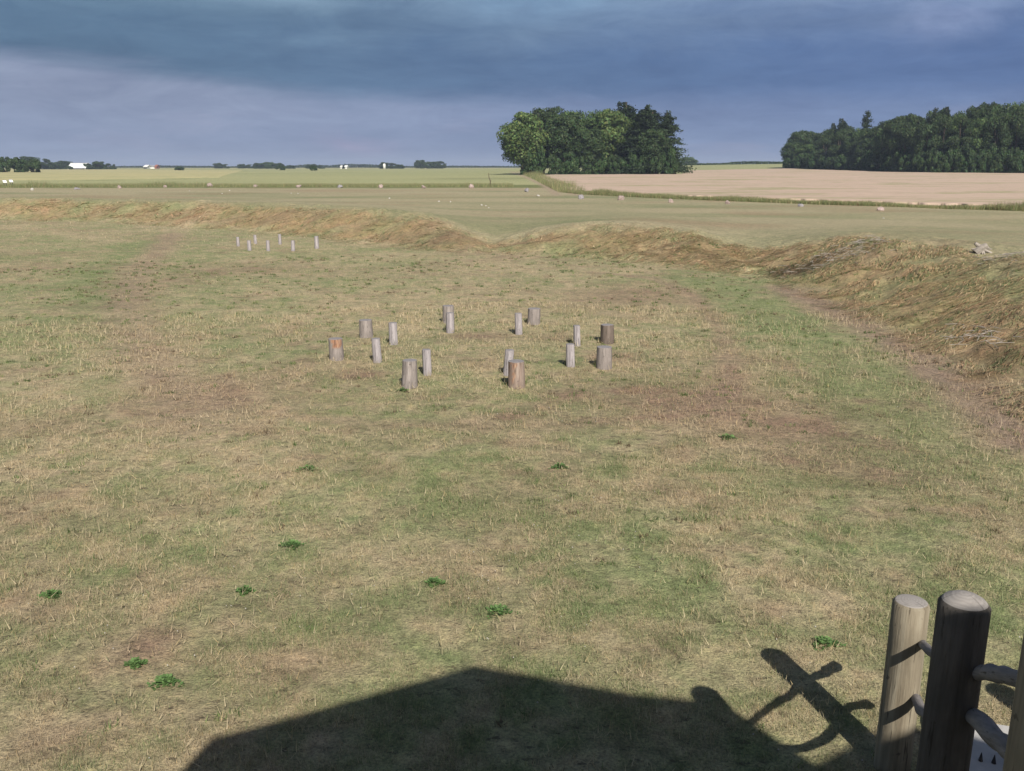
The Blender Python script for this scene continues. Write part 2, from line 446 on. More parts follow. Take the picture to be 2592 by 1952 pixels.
def mat_endgrain(name, c1, c2):
    m, t, p, out = mat_new(name)
    oc = t.add('ShaderNodeTexCoord').outputs['Object']
    xy = t.vmath('MULTIPLY', oc, (1, 1, 0))
    wv = t.add('ShaderNodeTexWave', wave_type='RINGS', rings_direction='Z'); t.l.new(xy, wv.inputs[0])
    wv.inputs['Scale'].default_value = 17; wv.inputs['Distortion'].default_value = 5; wv.inputs['Detail'].default_value = 2
    sx = t.add('ShaderNodeSeparateXYZ'); t.l.new(oc, sx.inputs[0])
    ang = t.math('ARCTAN2', sx.outputs[1], sx.outputs[0])
    rad = t.noise(t.comb(t.math('COSINE', ang), t.math('SINE', ang), 0), 7, 3, .7)
    n = t.noise(oc, 12, 5, .6)
    c = t.mix(t.math('MULTIPLY', wv.outputs['Fac'], .6), c1, c2)
    c = t.mix(t.math('MULTIPLY', t.step(rad, .6, .68), .6), c, (.06, .05, .045, 1))
    c = t.mix(t.step(n, .5, .8), c, tuple(x * .6 for x in c1[:3]) + (1,))
    t.l.new(c, p.inputs['Base Color'])
    return m

def mat_plain(name, col, var=.25, scale=3.0, rough=.85):
    m, t, p, out = mat_new(name)
    oc = t.add('ShaderNodeTexCoord').outputs['Object']
    n = t.noise(oc, scale, 5, .6)
    a = tuple(x * (1 - var) for x in col[:3]) + (1,); b = tuple(min(1, x * (1 + var)) for x in col[:3]) + (1,)
    t.l.new(t.ramp(n, [(.3, a), (.7, b)]), p.inputs['Base Color']); p.inputs['Roughness'].default_value = rough
    bp = t.add('ShaderNodeBump'); bp.inputs['Strength'].default_value = .4; bp.inputs['Distance'].default_value = .02
    t.l.new(n, bp.inputs['Height']); t.l.new(bp.outputs[0], p.inputs['Normal'])
    return m

def mat_crop(name, c1, c2, c3, sx_=1.0):
    m, t, p, out = mat_new(name)
    oc = t.add('ShaderNodeTexCoord').outputs['Object']
    v = t.vmath('MULTIPLY', oc, (.35, 1.0, 1)); n = t.noise(v, .10, 6, .7, .6); n2 = t.noise(t.vmath('MULTIPLY', oc, (.5, 1, 1)), 1.2, 4, .7)
    c = t.ramp(n, [(.41, c2), (.47, c1), (.62, c1), (.74, c3)])
    f = t.ramp(n2, [(.3, (.82, .82, .8, 1)), (.7, (1.12, 1.12, 1.12, 1))])
    c = t.mix(1, c, f, 'MULTIPLY')
    sp_ = t.add('ShaderNodeSeparateXYZ'); t.l.new(oc, sp_.inputs[0])
    ln = t.math('FRACT', t.math('DIVIDE', t.math('ADD', sp_.outputs[1], t.math('MULTIPLY', sp_.outputs[0], .32)), 21.0))
    ln = t.math('MULTIPLY', t.math('LESS_THAN', ln, .035), t.step(n, .40, .5))
    c = t.mix(t.math('MULTIPLY', ln, .6), c, tuple(v * .55 for v in c2[:3]) + (1,))
    t.l.new(c, p.inputs['Base Color'])
    bp = t.add('ShaderNodeBump'); bp.inputs['Strength'].default_value = .5; bp.inputs['Distance'].default_value = .15
    t.l.new(n2, bp.inputs['Height']); t.l.new(bp.outputs[0], p.inputs['Normal'])
    return m

M = {}
M['ground'] = mat_ground()
M['grass'] = mat_leafy('dry_grass', .30, .7)
M['leaf'] = mat_leafy('tree_leaves', .25, .55)
M['stump'] = mat_wood('weathered_log', (.13, .115, .11, 1), (.30, .265, .25, 1), (.42, .38, .36, 1), 1.0)
M['stump_dark'] = mat_wood('dark_weathered_log', (.08, .065, .055, 1), (.18, .145, .125, 1), (.28, .24, .215, 1), 1.0)
M['stump_brown'] = mat_wood('split_brown_log', (.10, .06, .045, 1), (.30, .235, .20, 1), (.46, .38, .33, 1), .8)
M['stake'] = mat_wood('bleached_post', (.16, .145, .155, 1), (.39, .36, .375, 1), (.52, .48, .49, 1), 1.0)
M['post'] = mat_wood('railing_post_wood', (.15, .125, .09, 1), (.27, .235, .175, 1), (.33, .30, .235, 1), .7)
M['rail'] = mat_wood('railing_log_wood', (.13, .12, .12, 1), (.25, .235, .235, 1), (.33, .31, .31, 1), .8, axis=(-.12, -.37, .205))
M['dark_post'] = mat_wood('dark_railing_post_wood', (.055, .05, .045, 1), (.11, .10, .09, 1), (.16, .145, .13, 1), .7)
M['end'] = mat_endgrain('sawn_end_grain', (.27, .255, .26, 1), (.20, .19, .20, 1))
M['postend'] = mat_endgrain('post_end_grain', (.32, .30, .285, 1), (.25, .23, .22, 1))
M['stone_pink'] = mat_plain('pink_granite', (.36, .285, .265), .3, 4)
M['stone_grey'] = mat_plain('grey_granite', (.27, .255, .275), .3, 4)
M['stone_white'] = mat_plain('white_stone', (.46, .44, .41), .2, 4)
M['bark'] = mat_plain('tree_bark', (.11, .085, .06), .4, 2)
M['deadwood'] = mat_plain('dead_wood', (.30, .27, .24), .3, 5)
M['white_wall'] = mat_plain('white_render', (.80, .80, .78), .05, .5)
M['white_roof'] = mat_plain('pale_metal_roof', (.80, .82, .84), .05, .5, .5)
M['grey_roof'] = mat_plain('grey_slate_roof', (.30, .30, .31), .15, .5)
M['dark_metal'] = mat_plain('dark_window_and_shade', (.05, .05, .06), .2, 2)  # windows, board stands and the barn's painted eave shade
M['red_roof'] = mat_plain('red_brick', (.32, .13, .09), .2, .5)
M['concrete'] = mat_plain('pale_concrete', (.44, .435, .43), .12, 6)
M['cone_dark'] = mat_plain('dark_cone_surface', (.05, .045, .045), .3, 20, .6)
M['plank'] = mat_wood('plank_wood', (.16, .13, .10, 1), (.28, .23, .18, 1), (.36, .31, .25, 1), .6)
M['thatch'] = mat_plain('thatch', (.30, .24, .15), .3, 9)
M['wheat'] = mat_crop('ripe_wheat', (.50, .385, .305, 1), (.36, .32, .20, 1), (.56, .44, .35, 1))
M['barley'] = mat_crop('golden_barley', (.45, .41, .22, 1), (.34, .34, .18, 1), (.50, .46, .26, 1))

# ------------------------------------------------------------------ ground: one sheet to the horizon
th = np.concatenate([np.arange(-180, -38, 3.5), np.arange(-38, 38.01, .13), np.arange(41, 180, 3.5)])
th = np.radians(th); nt_ = len(th)
rr = [0.6]
while rr[-1] < 9000:
    r_ = rr[-1]; rr.append(r_ * (1.0075 if 4.5 < r_ < 130 else (1.02 if r_ < 500 else 1.06)))
rr = np.array(rr); nr = len(rr)
TH, RR = np.meshgrid(th, rr); gx = (RR * np.sin(TH)).ravel(); gy = (RR * np.cos(TH)).ravel()
gz = zt(gx, gy)
gc, _, _, _ = zones(gx, gy)
ii, jj = np.meshgrid(np.arange(nr - 1), np.arange(nt_), indexing='ij')
j2 = (jj + 1) % nt_
quads = np.stack([ii * nt_ + jj, ii * nt_ + j2, (ii + 1) * nt_ + j2, (ii + 1) * nt_ + jj], -1).reshape(-1, 4)[:, ::-1]
o = npmesh('ground', np.stack([gx, gy, gz], 1), 4, M['ground'], col=gc, smooth=True, idx=quads)
tag(o, kind='structure')

# ------------------------------------------------------------------ crop fields (raised standing crop)
def field(name, near, far, h, mat, nu=160, nv=40):
    near = np.array(near, float); far = np.array(far, float)
    u = np.linspace(0, 1, nu)
    pn = np.interp(u, np.linspace(0, 1, len(near)), near[:, 0]); yn = np.interp(u, np.linspace(0, 1, len(near)), near[:, 1])
    pf = np.interp(u, np.linspace(0, 1, len(far)), far[:, 0]); yf = np.interp(u, np.linspace(0, 1, len(far)), far[:, 1])
    yn = yn + (fbm(pn / 14, yn * 0, 1, 61, 3) - .5) * 3
    xn, xf = (pn - CX) / F * (yn * cp + 3 * sp), (pf - CX) / F * (yf * cp + 3 * sp)
    v = np.linspace(0, 1, nv)[:, None] ** 1.6
    x = xn + (xf - xn) * v; y = yn + (yf - yn) * v
    z = zt(x.ravel(), y.ravel()).reshape(x.shape) + h + (fbm(x.ravel(), y.ravel(), .12, 63, 3).reshape(x.shape) - .5) * .18
    z[0, :] -= h + .25; y[0, :] -= .25; z[:, 0] -= h + .2; z[:, -1] -= h + .2; z[-1, :] -= h + .2
    i, j = np.meshgrid(np.arange(nv - 1), np.arange(nu - 1), indexing='ij')
    q = np.stack([i * nu + j, i * nu + j + 1, (i + 1) * nu + j + 1, (i + 1) * nu + j], -1).reshape(-1, 4)
    o = npmesh(name, np.stack([x.ravel(), y.ravel(), z.ravel()], 1), 4, mat, idx=q, smooth=True)
    return tag(o, kind='stuff')

o = field('wheat_field', [(1442, 150), (1500, 137), (1700, 120), (1900, 109), (2100, 101), (2300, 95), (2592, 87), (3000, 80)],
      [(1352, 288), (1480, 292), (1600, 294), (1724, 296), (1735, 410), (1985, 440), (2230, 338), (3000, 290)], .30, M['wheat'], 240, 60)
tag(o, 'pale pinkish ripe wheat field in front of the grove and the right wood', 'field')
o = field('barley_field', [(-400, 232), (0, 232), (300, 236), (560, 262)], [(-400, 900), (0, 800), (300, 800), (620, 600)], .10, M['barley'])
tag(o, 'golden barley field at the left in front of the farm', 'field')

# ------------------------------------------------------------------ blades
def blades(name, x, y, h, wd, col, lean=.5, base=None, azi=None, label=None, cat='grass', mat='grass', curve=False):
    n = len(x); z = zt(x, y) - .005 if base is None else base
    a = rng.uniform(0, 2 * np.pi, n); l = rng.uniform(0, 1, n) ** .8 * lean
    b = rng.uniform(0, 2 * np.pi, n) if azi is None else azi
    dx, dy = np.cos(a) * wd * .5, np.sin(a) * wd * .5
    tx, ty = np.cos(b) * h * l, np.sin(b) * h * l; tz = h * np.sqrt(np.clip(1 - l * l, .02, 1))
    co = np.empty((n, 3, 3), np.float32)
    co[:, 0] = np.stack([x - dx, y - dy, z], 1); co[:, 1] = np.stack([x + dx, y + dy, z], 1)
    co[:, 2] = np.stack([x + tx, y + ty, z + tz], 1)
    o = npmesh(name, co.reshape(-1, 3), 3, M[mat], col=np.repeat(col, 3, axis=0))
    tag(o, label, cat, kind='stuff'); return o

def sector(n, r0, r1, a0=-37, a1=37):
    r = np.sqrt(rng.uniform(r0 * r0, r1 * r1, n)); t = np.radians(rng.uniform(a0, a1, n))
    return r * np.sin(t), r * np.cos(t)

BG = np.array([.18, .25, .105]); BS = np.array([.56, .47, .32]); BB = np.array([.30, .20, .14]); BO = np.array([.48, .36, .19])
def blade_cols(x, y, straw=.0):
    c, g, b, s = zones(x, y); n = len(x)
    u = rng.uniform(0, 1, n); pg = np.clip(g * .95 - .02 - straw, 0.03, .95)
    green = (u < pg)[:, None]
    v = rng.uniform(.65, 1.3, n)[:, None]
    sc = BS * (1 - .5 * b[:, None]) + BB * .5 * b[:, None]
    k = rng.uniform(0, 1, n)[:, None]; sc = np.where(k < .18, BO, sc)
    col = np.where(green, BG, sc) * v
    return col * .62 + c * .38, g, b, s

allx, ally, allh, allw = [], [], [], []
for r0, r1, n, hh, ww in [(4.6, 8, 170000, .040, .0045), (8, 12, 210000, .040, .0055), (12, 18, 190000, .036, .0075), (18, 28, 150000, .034, .011), (28, 48, 130000, .05, .018), (48, 90, 80000, .07, .035)]:
    x, y = sector(n, r0, r1)
    cl = fbm(x, y, 2.2, 71, 3); keep = rng.uniform(0, 1, n) < np.clip((cl - .28) * 3.0, .15, 1)
    x, y, cl = x[keep], y[keep], cl[keep]; n = len(x)
    allx.append(x); ally.append(y)
    allh.append(hh * rng.uniform(.4, 1.5, n) * (.55 + .9 * cl)); allw.append(ww * rng.uniform(.6, 1.4, n))
x = np.concatenate(allx); y = np.concatenate(ally); h = np.concatenate(allh); wd = np.concatenate(allw)
col, g, b, s = blade_cols(x, y)
keep = (s < 1.0) & (rng.uniform(0, 1, len(x)) > b * .6)
blades('mown_grass', x[keep], y[keep], h[keep], wd[keep], col[keep], .75, label='short mown grass, part green part straw, over the courtyard')
# fallen clippings
x, y = sector(60000, 4.6, 26)
col, g, b, s = blade_cols(x, y, .5); keep = (s < .5) & (fbm(x, y, 1.1, 75, 3) > .42)
x, y = x[keep], y[keep]; n = len(x); rd = np.hypot(x, y)
blades('dry_clippings', x, y, rng.uniform(.03, .10, n) * (1 + rd / 30), .004 + rd * .00045, col[keep] * 1.1, .995, base=zt(x, y) + .02 + rng.uniform(0, .02, n),
       label='fallen straw clippings lying flat on the mown grass', cat='clippings')
# long flattened straw on the rampart slope
N = 170000
x, y = sector(N, 9, 110, -38, 38)
s = foot_dist(x, y); keep = (s > -.3) & (s < 5.2) & (fbm(x, y, 1.1, 77, 3) > .45)
x, y = x[keep], y[keep]
rd = np.hypot(x, y); keep = rng.uniform(0, 1, len(x)) < np.clip(1.3 - rd / 110, .3, 1); x, y = x[keep], y[keep]
# extra on the close right-hand bank
ex, ey = sector(130000, 10, 50, 3, 38); es = foot_dist(ex, ey); k2 = (es > -.1) & (es < 5.4) & (fbm(ex, ey, 1.2, 78, 3) > .45) & (rng.uniform(0, 1, len(ex)) < np.clip((ex / ey - .06) * 5, 0, 1))
fx_, fy_ = sector(120000, 34, 125, -38, 38); fs = foot_dist(fx_, fy_); k3 = (fs > -.2) & (fs < 4.6) & (fbm(fx_, fy_, .9, 73, 3) > .46)
wf = np.concatenate([np.ones(len(x)), np.ones(int(k2.sum())), np.full(int(k3.sum()), 2.2)])
x = np.concatenate([x, ex[k2], fx_[k3]]); y = np.concatenate([y, ey[k2], fy_[k3]]); rd = np.hypot(x, y); n = len(x)
c, g, b, s = zones(x, y)
u = rng.uniform(0, 1, n)[:, None]; v = rng.uniform(.6, 1.35, n)[:, None]
pg = (.20 + .6 * g * fbm(x, y, .6, 74, 2))[:, None]
col = np.where(u < pg, np.array([.17, .23, .10]), np.where(u < pg + .38, np.array([.42, .265, .155]), np.where(u < pg + .60, np.array([.62, .48, .30]), np.array([.27, .19, .13])))) * v
dk_ = np.clip(c.mean(1) / .21, .35, 1.2)[:, None]
col = (col * .75 + c * .3) * dk_
az_ = np.radians(200 + 190 * (fbm(x, y, .55, 79, 3) - .5)) + rng.normal(0, .42, n)
L_ = .1 + .55 * rng.uniform(0, 1, n) ** 1.8 * (1 + rd / 140); wd_ = (.004 + rd * .00018) * wf
ex_, ey_ = x + np.cos(az_) * L_, y + np.sin(az_) * L_
px_, py_ = -np.sin(az_) * wd_, np.cos(az_) * wd_
mx_, my_ = (x + ex_) / 2 - np.sin(az_) * L_ * .08, (y + ey_) / 2 + np.cos(az_) * L_ * .08
z0_, zm_, ze_ = zt(x, y) + .01, zt(mx_, my_) + rng.uniform(.02, .09, n), zt(ex_, ey_) + rng.uniform(.0, .07, n)
co = np.empty((n, 4, 3)); co[:, 0] = np.stack([x, y, z0_], 1); co[:, 1] = np.stack([mx_ + px_, my_ + py_, zm_], 1)
co[:, 2] = np.stack([ex_, ey_, ze_], 1); co[:, 3] = np.stack([mx_ - px_, my_ - py_, zm_], 1)
o = npmesh('rampart_straw', co.reshape(-1, 3), 4, M['grass'], col=np.repeat(col, 4, axis=0))
tag(o, 'long flattened golden straw and weeds on the inner rampart slope', 'dry grass', kind='stuff')

# tall verge grass
def strip(n, pts, wdt):
    pts = [np.array(p, float) for p in pts]; L = [np.linalg.norm(pts[i + 1] - pts[i]) for i in range(len(pts) - 1)]
    k = rng.choice(len(L), n, p=np.array(L) / sum(L)); t = rng.uniform(0, 1, n)
    a = np.array(pts)[k]; d = np.array(pts)[k + 1] - a; nn = np.stack([-d[:, 1], d[:, 0]], 1) / np.linalg.norm(d, axis=1)[:, None]
    q = a + d * t[:, None] + nn * rng.uniform(-.5, .5, n)[:, None] * wdt
    return q[:, 0], q[:, 1]

def verge(name, n, pts, wdt, hh, label):
    x, y = strip(n, pts, wdt); cl = fbm(x, y, .25, 81, 3)
    v = rng.uniform(.7, 1.3, n)[:, None]; u = rng.uniform(0, 1, n)[:, None]
    col = np.where(u < .62, np.array([.20, .24, .10]), np.where(u < .85, np.array([.40, .36, .20]), np.array([.22, .15, .09]))) * v
    h = hh * rng.uniform(.3, 1.0, n) * (.4 + 1.2 * cl)
    h = h * np.where(fbm(x, y, .11, 83, 2) > .68, 1.7, 1)
    return blades(name, x, y, h, rng.uniform(.02, .06, n), col, .6, label=label, cat='tall grass')

verge('verge_grass', 60000, [A(1445, 142), A(1500, 131), A(1700, 115), A(1900, 105), A(2100, 97), A(2300, 91), A(2592, 83), A(3000, 77)], 3.6, .55,
      'tall green grass strip between the mown outer bank and the wheat field')
verge('field_edge_grass', 40000, [A(-500, 178), A(0, 178), A(400, 181), A(1000, 181), A(1300, 181)], 14, .7,
      'rough tall grass strip behind the stone row at the left')
verge('trackside_grass', 9000, [A(1450, 140), A(1415, 178), A(1375, 235), A(1342, 292)], 4.5, 1.3,
      'tall grass hedge bank beside the farm track leading to the grove')

# coarser tufts scattered in the lawn, and longer grass left at the feet of the logs
tx, ty = sector(4200, 5, 42); tk = rng.uniform(0, 1, len(tx)) < np.clip(fbm(tx, ty, .6, 101, 3) * 2.2 - .6, .05, 1); tx, ty = tx[tk], ty[tk]
m_ = 16; X_ = np.repeat(tx, m_) + rng.normal(0, .035, len(tx) * m_) * np.repeat(rng.uniform(.6, 2.4, len(tx)), m_); Y_ = np.repeat(ty, m_) + rng.normal(0, .04, len(tx) * m_)
D_ = np.hypot(X_, Y_); tc_ = np.array([[.10, .15, .055], [.15, .20, .08], [.17, .13, .085], [.20, .24, .10]])[np.repeat(rng.integers(0, 4, len(tx)), m_)] * rng.uniform(.7, 1.3, len(X_))[:, None]
H_ = rng.uniform(.03, .085, len(X_)) * (1 + D_ / 200)
k_ = foot_dist(X_, Y_) < 5
for cx_, bs_, w_ in [(853, 914, 37), (928, 857, 34), (1351, 823, 33), (1537, 872, 34), (1529, 936, 40), (1037, 984, 40), (1308, 984, 43), (956, 919, 23), (996, 874, 22), (1140, 844, 20),
                     (1313, 848, 18), (1461, 877, 18), (1444, 930, 22), (1082, 952, 23), (1285, 953, 23), (1136, 819, 30)]:
    q = G0(cx_, bs_); rr0 = w_ / F * q[1] / 2; a_ = rng.uniform(0, 6.28, 130); ra = rr0 * (1.02 + .35 * rng.uniform(0, 1, 130) ** 2)
    X_ = np.append(X_, q[0] + np.cos(a_) * ra); Y_ = np.append(Y_, q[1] + rr0 + np.sin(a_) * ra)
    H_ = np.append(H_, rng.uniform(.05, .15, 130)); tc_ = np.concatenate([tc_, np.array([[.19, .22, .10], [.42, .36, .22]])[rng.integers(0, 2, 130)] * rng.uniform(.7, 1.2, 130)[:, None]])
    k_ = np.append(k_, np.ones(130, bool))
D_ = np.hypot(X_, Y_)
blades('grass_tufts', X_[k_], Y_[k_], H_[k_], (.006 + D_ * .0006)[k_], tc_[k_], .8, label='coarse darker grass tufts dotted over the lawn and round the log feet')

# clover flowers
n = 420; x, y = sector(n, 5.2, 16, -2, 34); 
x2, y2 = sector(60, 5.2, 9, -32, 0); x = np.concatenate([x, x2]); y = np.concatenate([y, y2]); n = len(x)
keep = (fbm(x, y, .5, 91, 2) > .47); x, y = x[keep], y[keep]; n = len(x); z = zt(x, y) + .05
th_ = rng.uniform(.004, .008, n); co = np.empty((n, 6, 3))
for k, d in enumerate([(1, 0, 0), (0, 1, 0), (-1, 0, 0), (0, -1, 0), (0, 0, 1.2), (0, 0, -1)]):
    co[:, k] = np.stack([x + d[0] * th_, y + d[1] * th_, z + d[2] * th_], 1)
tri = np.array([(0, 1, 4), (1, 2, 4), (2, 3, 4), (3, 0, 4), (1, 0, 5), (2, 1, 5), (3, 2, 5), (0, 3, 5)])
idx = (np.arange(n)[:, None, None] * 6 + tri[None]).reshape(-1, 3)
o = npmesh('clover_flowers', co.reshape(-1, 3), 3, M['stone_white'], idx=idx)
tag(o, 'tiny white clover flower heads scattered in the lawn', 'flowers', kind='stuff')

# ------------------------------------------------------------------ weeds (single green plants)
def weed_mesh(seed, r):
    g = np.random.default_rng(seed); n = 170
    a = g.uniform(0, 2 * np.pi, n); q = g.uniform(0, 1, n) ** .8 * r * (1 + .5 * np.sin(3 * a + seed))
    x, y = np.cos(a) * q, np.sin(a) * q * .7; z = .01 + g.uniform(0, .05, n) * (1.15 - q / r)
    L = g.uniform(.018, .04, n); b = a + g.normal(0, .6, n); wd = L * .45
    up = g.uniform(-.2, .7, n)
    co = np.empty((n, 4, 3))
    co[:, 0] = np.stack([x, y, z], 1)
    co[:, 1] = np.stack([x + np.cos(b) * L * .5 - np.sin(b) * wd, y + np.sin(b) * L * .5 + np.cos(b) * wd, z + up * L * .5], 1)
    co[:, 2] = np.stack([x + np.cos(b) * L, y + np.sin(b) * L, z + up * L], 1)
    co[:, 3] = np.stack([x + np.cos(b) * L * .5 + np.sin(b) * wd, y + np.sin(b) * L * .5 - np.cos(b) * wd, z + up * L * .5], 1)
    col = np.array([.15, .255, .09]) * g.uniform(.6, 1.4, n)[:, None]
    return co.reshape(-1, 3), np.repeat(col, 4, axis=0)

WEEDS = [(1020, 996, .10, 'bright green weed rosette just below the near left log stump'),
         (740, 1382, .13, 'green weed tuft alone in straw to the left of the lawn centre'),
         (1100, 1476, .09, 'small round green weed in straw right of the lawn centre line'),
         (1265, 1552, .14, 'largest green weed clump above the peak of the dark shadow'),
         (415, 1726, .13, 'dense green weed clump beside pale pebbles near lower left corner'),
         (1418, 1192, .12, 'green weed with brown edge in the middle of the lawn'),
        
         (130, 1505, .09, 'green weed close to the left picture edge'),
        
         (342, 1683, .07, 'tiny green weed just above the dense lower left clump'),
        
        
         (620, 1496, .07, 'tiny green weed in the straw at left of centre'),
        
         (1840, 1110, .12, 'green weed further right in the brown patch'),
         (2090, 1625, .13, 'dark green weed just above the shadow of the railing post'),
         (780, 1195, .16, 'wide blue-green weed patch below the brown scar')]
for i, (px, py, r, lab) in enumerate(WEEDS):
    co, cc = weed_mesh(300 + i, r * .85); q = G0(px, py)
    o = npmesh('weed_plant', co, 4, M['grass'], col=cc); o.location = (q[0], q[1], zg(*q)); tag(o, lab, 'weed', 'green weeds in the mown lawn')

# ------------------------------------------------------------------ log stumps and stakes
def log_body(r, h, seed, lean=(0, 0), flute=.04, taper=.06, sink=.15, seg=28, rings=12, patch=None, chamfer=.0, dome=0.0):
    g = np.random.default_rng(seed); bm = bmesh.new()
    ph = g.uniform(0, 6.28, 6); am = g.uniform(.3, 1, 6)
    lay = bm.verts.layers.float.new('patch'); rs = []
    for i in range(rings + 1):
        t = i / rings; z = -sink + (h + sink) * t
        if i == rings: z = h
        if chamfer and i == rings - 1: z = h - chamfer
        row = []
        for k in range(seg):
            a = 2 * math.pi * k / seg
            f = sum(am[j] * math.sin((j + 2) * a + ph[j] + .5 * z * (j - 2)) for j in range(6)) / 3
            rad = r * (1 + taper * (.5 - t) * 2 + flute * f)
            if chamfer and i == rings: rad -= chamfer * .8
            v = bm.verts.new((math.cos(a) * rad + lean[0] * z, math.sin(a) * rad + lean[1] * z, z))
            if patch and z > h * patch[0] and abs((a - patch[1] + math.pi) % (2 * math.pi) - math.pi) < patch[2] * (.5 + .5 * (z / h)):
                v[lay] = g.choice([.9, .75, .5, .1], p=[.4, .25, .2, .15]) if i > rings * .7 or g.uniform() < .6 else 0.0
            row.append(v)
        rs.append(row)
    for i in range(rings):
        for k in range(seg):
            bm.faces.new((rs[i][k], rs[i][(k + 1) % seg], rs[i + 1][(k + 1) % seg], rs[i + 1][k]))
    return bm, [tuple(v.co) for v in rs[-1]]

def end_cap(ring, dome, cx, cy, lip=.003):
    bm = bmesh.new(); n = len(ring); rows = []
    for f in (1.0, .92, .6, .3):
        zz = dome * (1 - f * f) + (lip if f < 1 else 0)
        rows.append([bm.verts.new((cx + (p[0] - cx) * f * .999, cy + (p[1] - cy) * f * .999, p[2] + zz + (0.0))) for p in ring])
    for i in range(3):
        for k in range(n): bm.faces.new((rows[i][k], rows[i][(k + 1) % n], rows[i + 1][(k + 1) % n], rows[i + 1][k]))
    c = bm.verts.new((cx, cy, ring[0][2] + dome + lip))
    for k in range(n): bm.faces.new((rows[3][k], rows[3][(k + 1) % n], c))
    return bm

def wood_post(name, x, y, z0, r, h, seed, mat, endmat, lean=(0, 0), body='log_body', top='sawn_top', dome=.004, **kw):
    e = empty(name, (x, y, z0)); bm, ring = log_body(r, h, seed, lean, **kw)
    bmobj(body, bm, mat, e)
    bmobj(top, end_cap(ring, dome, lean[0] * h, lean[1] * h), endmat, e, smooth=False)
    return e

def stake_geom(cx, top, base, w):
    q = G0(cx, base); z0 = zg(*q)
    d = ray(cx, base); t = (z0 - H) / d[2]; q = (d[0] * t, d[1] * t)
    dep = q[1] * cp + (H - z0) * sp
    r = w / F * dep / 2
    y = q[1] + r; x = q[0] * (y / q[1])
    dt = ray(cx, top); h = H + dt[2] / dt[1] * y - z0
    return x, y, z0, r, h

BIG = [(853, 857, 914, 37, 'thick log stump with fresh orange chipped patch under its top', (.62, -1.2, .9)),
       (928, 810, 857, 34, 'plain thick grey log stump at the back left of the ring', None),
       (1136, 774, 819, 30, 'thick log stump hidden behind a thin bleached stake at the ring back', None),
       (1351, 781, 823, 33, 'thick log stump at the back right beside a thin stake', None),
       (1537, 822, 872, 34, 'dark brown thick log stump at the far right of the ring', None),
       (1529, 878, 936, 40, 'thick stump with knotty scarred face at the right front of the dark one', None),
       (1037, 912, 984, 40, 'broad pale grey log stump nearest at the front left of the ring', None),
       (1308, 914, 984, 43, 'broad split-faced brown streaked stump nearest at the front right', (.2, -1.9, .35))]
for i, (cx, tp, bs, wpx, lab, pt) in enumerate(BIG):
    x, y, z0, r, h = stake_geom(cx, tp, bs, wpx)
    e = wood_post('log_stump', x, y, z0, r, h, 40 + i, M[{4: 'stump_dark', 7: 'stump_brown'}.get(i, 'stump')], M['end'], (rng.uniform(-.035, .035), rng.uniform(-.02, .02)), patch=pt, flute=.05 if i in (7, 4) else .02, taper=.05 if i != 6 else .09)
    tag(e, lab, 'log stump', 'log stumps marking the outer wall posts')
SMALL = [(956, 857, 919, 23, (-.05, 0), 'thin pinkish bleached stake right of the orange chipped stump'),
         (996, 817, 874, 22, (0, 0), 'thin grey stake at the back left with rough split faces'),
         (1140, 792, 844, 20, (.0, 0), 'thin bleached stake standing in front of the back middle stump'),
         (1313, 793, 848, 18, (-.03, 0), 'slim bleached stake left of the back right stump'),
         (1461, 824, 877, 18, (-.04, 0), 'slim pinkish stake left of the dark brown stump'),
         (1444, 871, 930, 22, (-.03, 0), 'whitest thin stake with a long shadow at the right front'),
         (1082, 885, 952, 23, (-.02, 0), 'thin grooved stake right of the front left broad stump'),
         (1285, 886, 953, 23, (.08, 0), 'thin leaning stake half behind the front right split stump')]
for i, (cx, tp, bs, wpx, ln, lab) in enumerate(SMALL):
    x, y, z0, r, h = stake_geom(cx, tp, bs, wpx)
    e = wood_post('wooden_stake', x, y, z0, r, h, 80 + i, M['stake'], M['end'], ln, flute=.10, taper=.04, seg=20)
    tag(e, lab, 'stake', 'thin stakes marking the inner roof posts')
FARP = [(603, 600, 624, 8), (632, 609, 635, 10), (647, 595, 618, 8), (679, 609, 636, 9), (709, 593, 619, 8), (742, 609, 636, 10), (802, 598, 630, 11)]
FLAB = ['leftmost stake of the small far group by the rampart', 'front left bright stake of the small far group', 'back left stake of the small far group, second from behind left',
        'front middle stake of the small far group', 'back middle stake of the small far group', 'front right stake of the small far group', 'rightmost and thickest stake of the small far group']
for i, (cx, tp, bs, wpx) in enumerate(FARP):
    x, y, z0, r, h = stake_geom(cx, tp, bs, wpx)
    e = wood_post('wooden_stake', x, y, z0, r, h, 120 + i, M['stake'], M['end'], (rng.uniform(-.04, .03), 0), flute=.08, seg=14, rings=6)
    tag(e, FLAB[i], 'stake', 'small far group of stakes near the rampart')

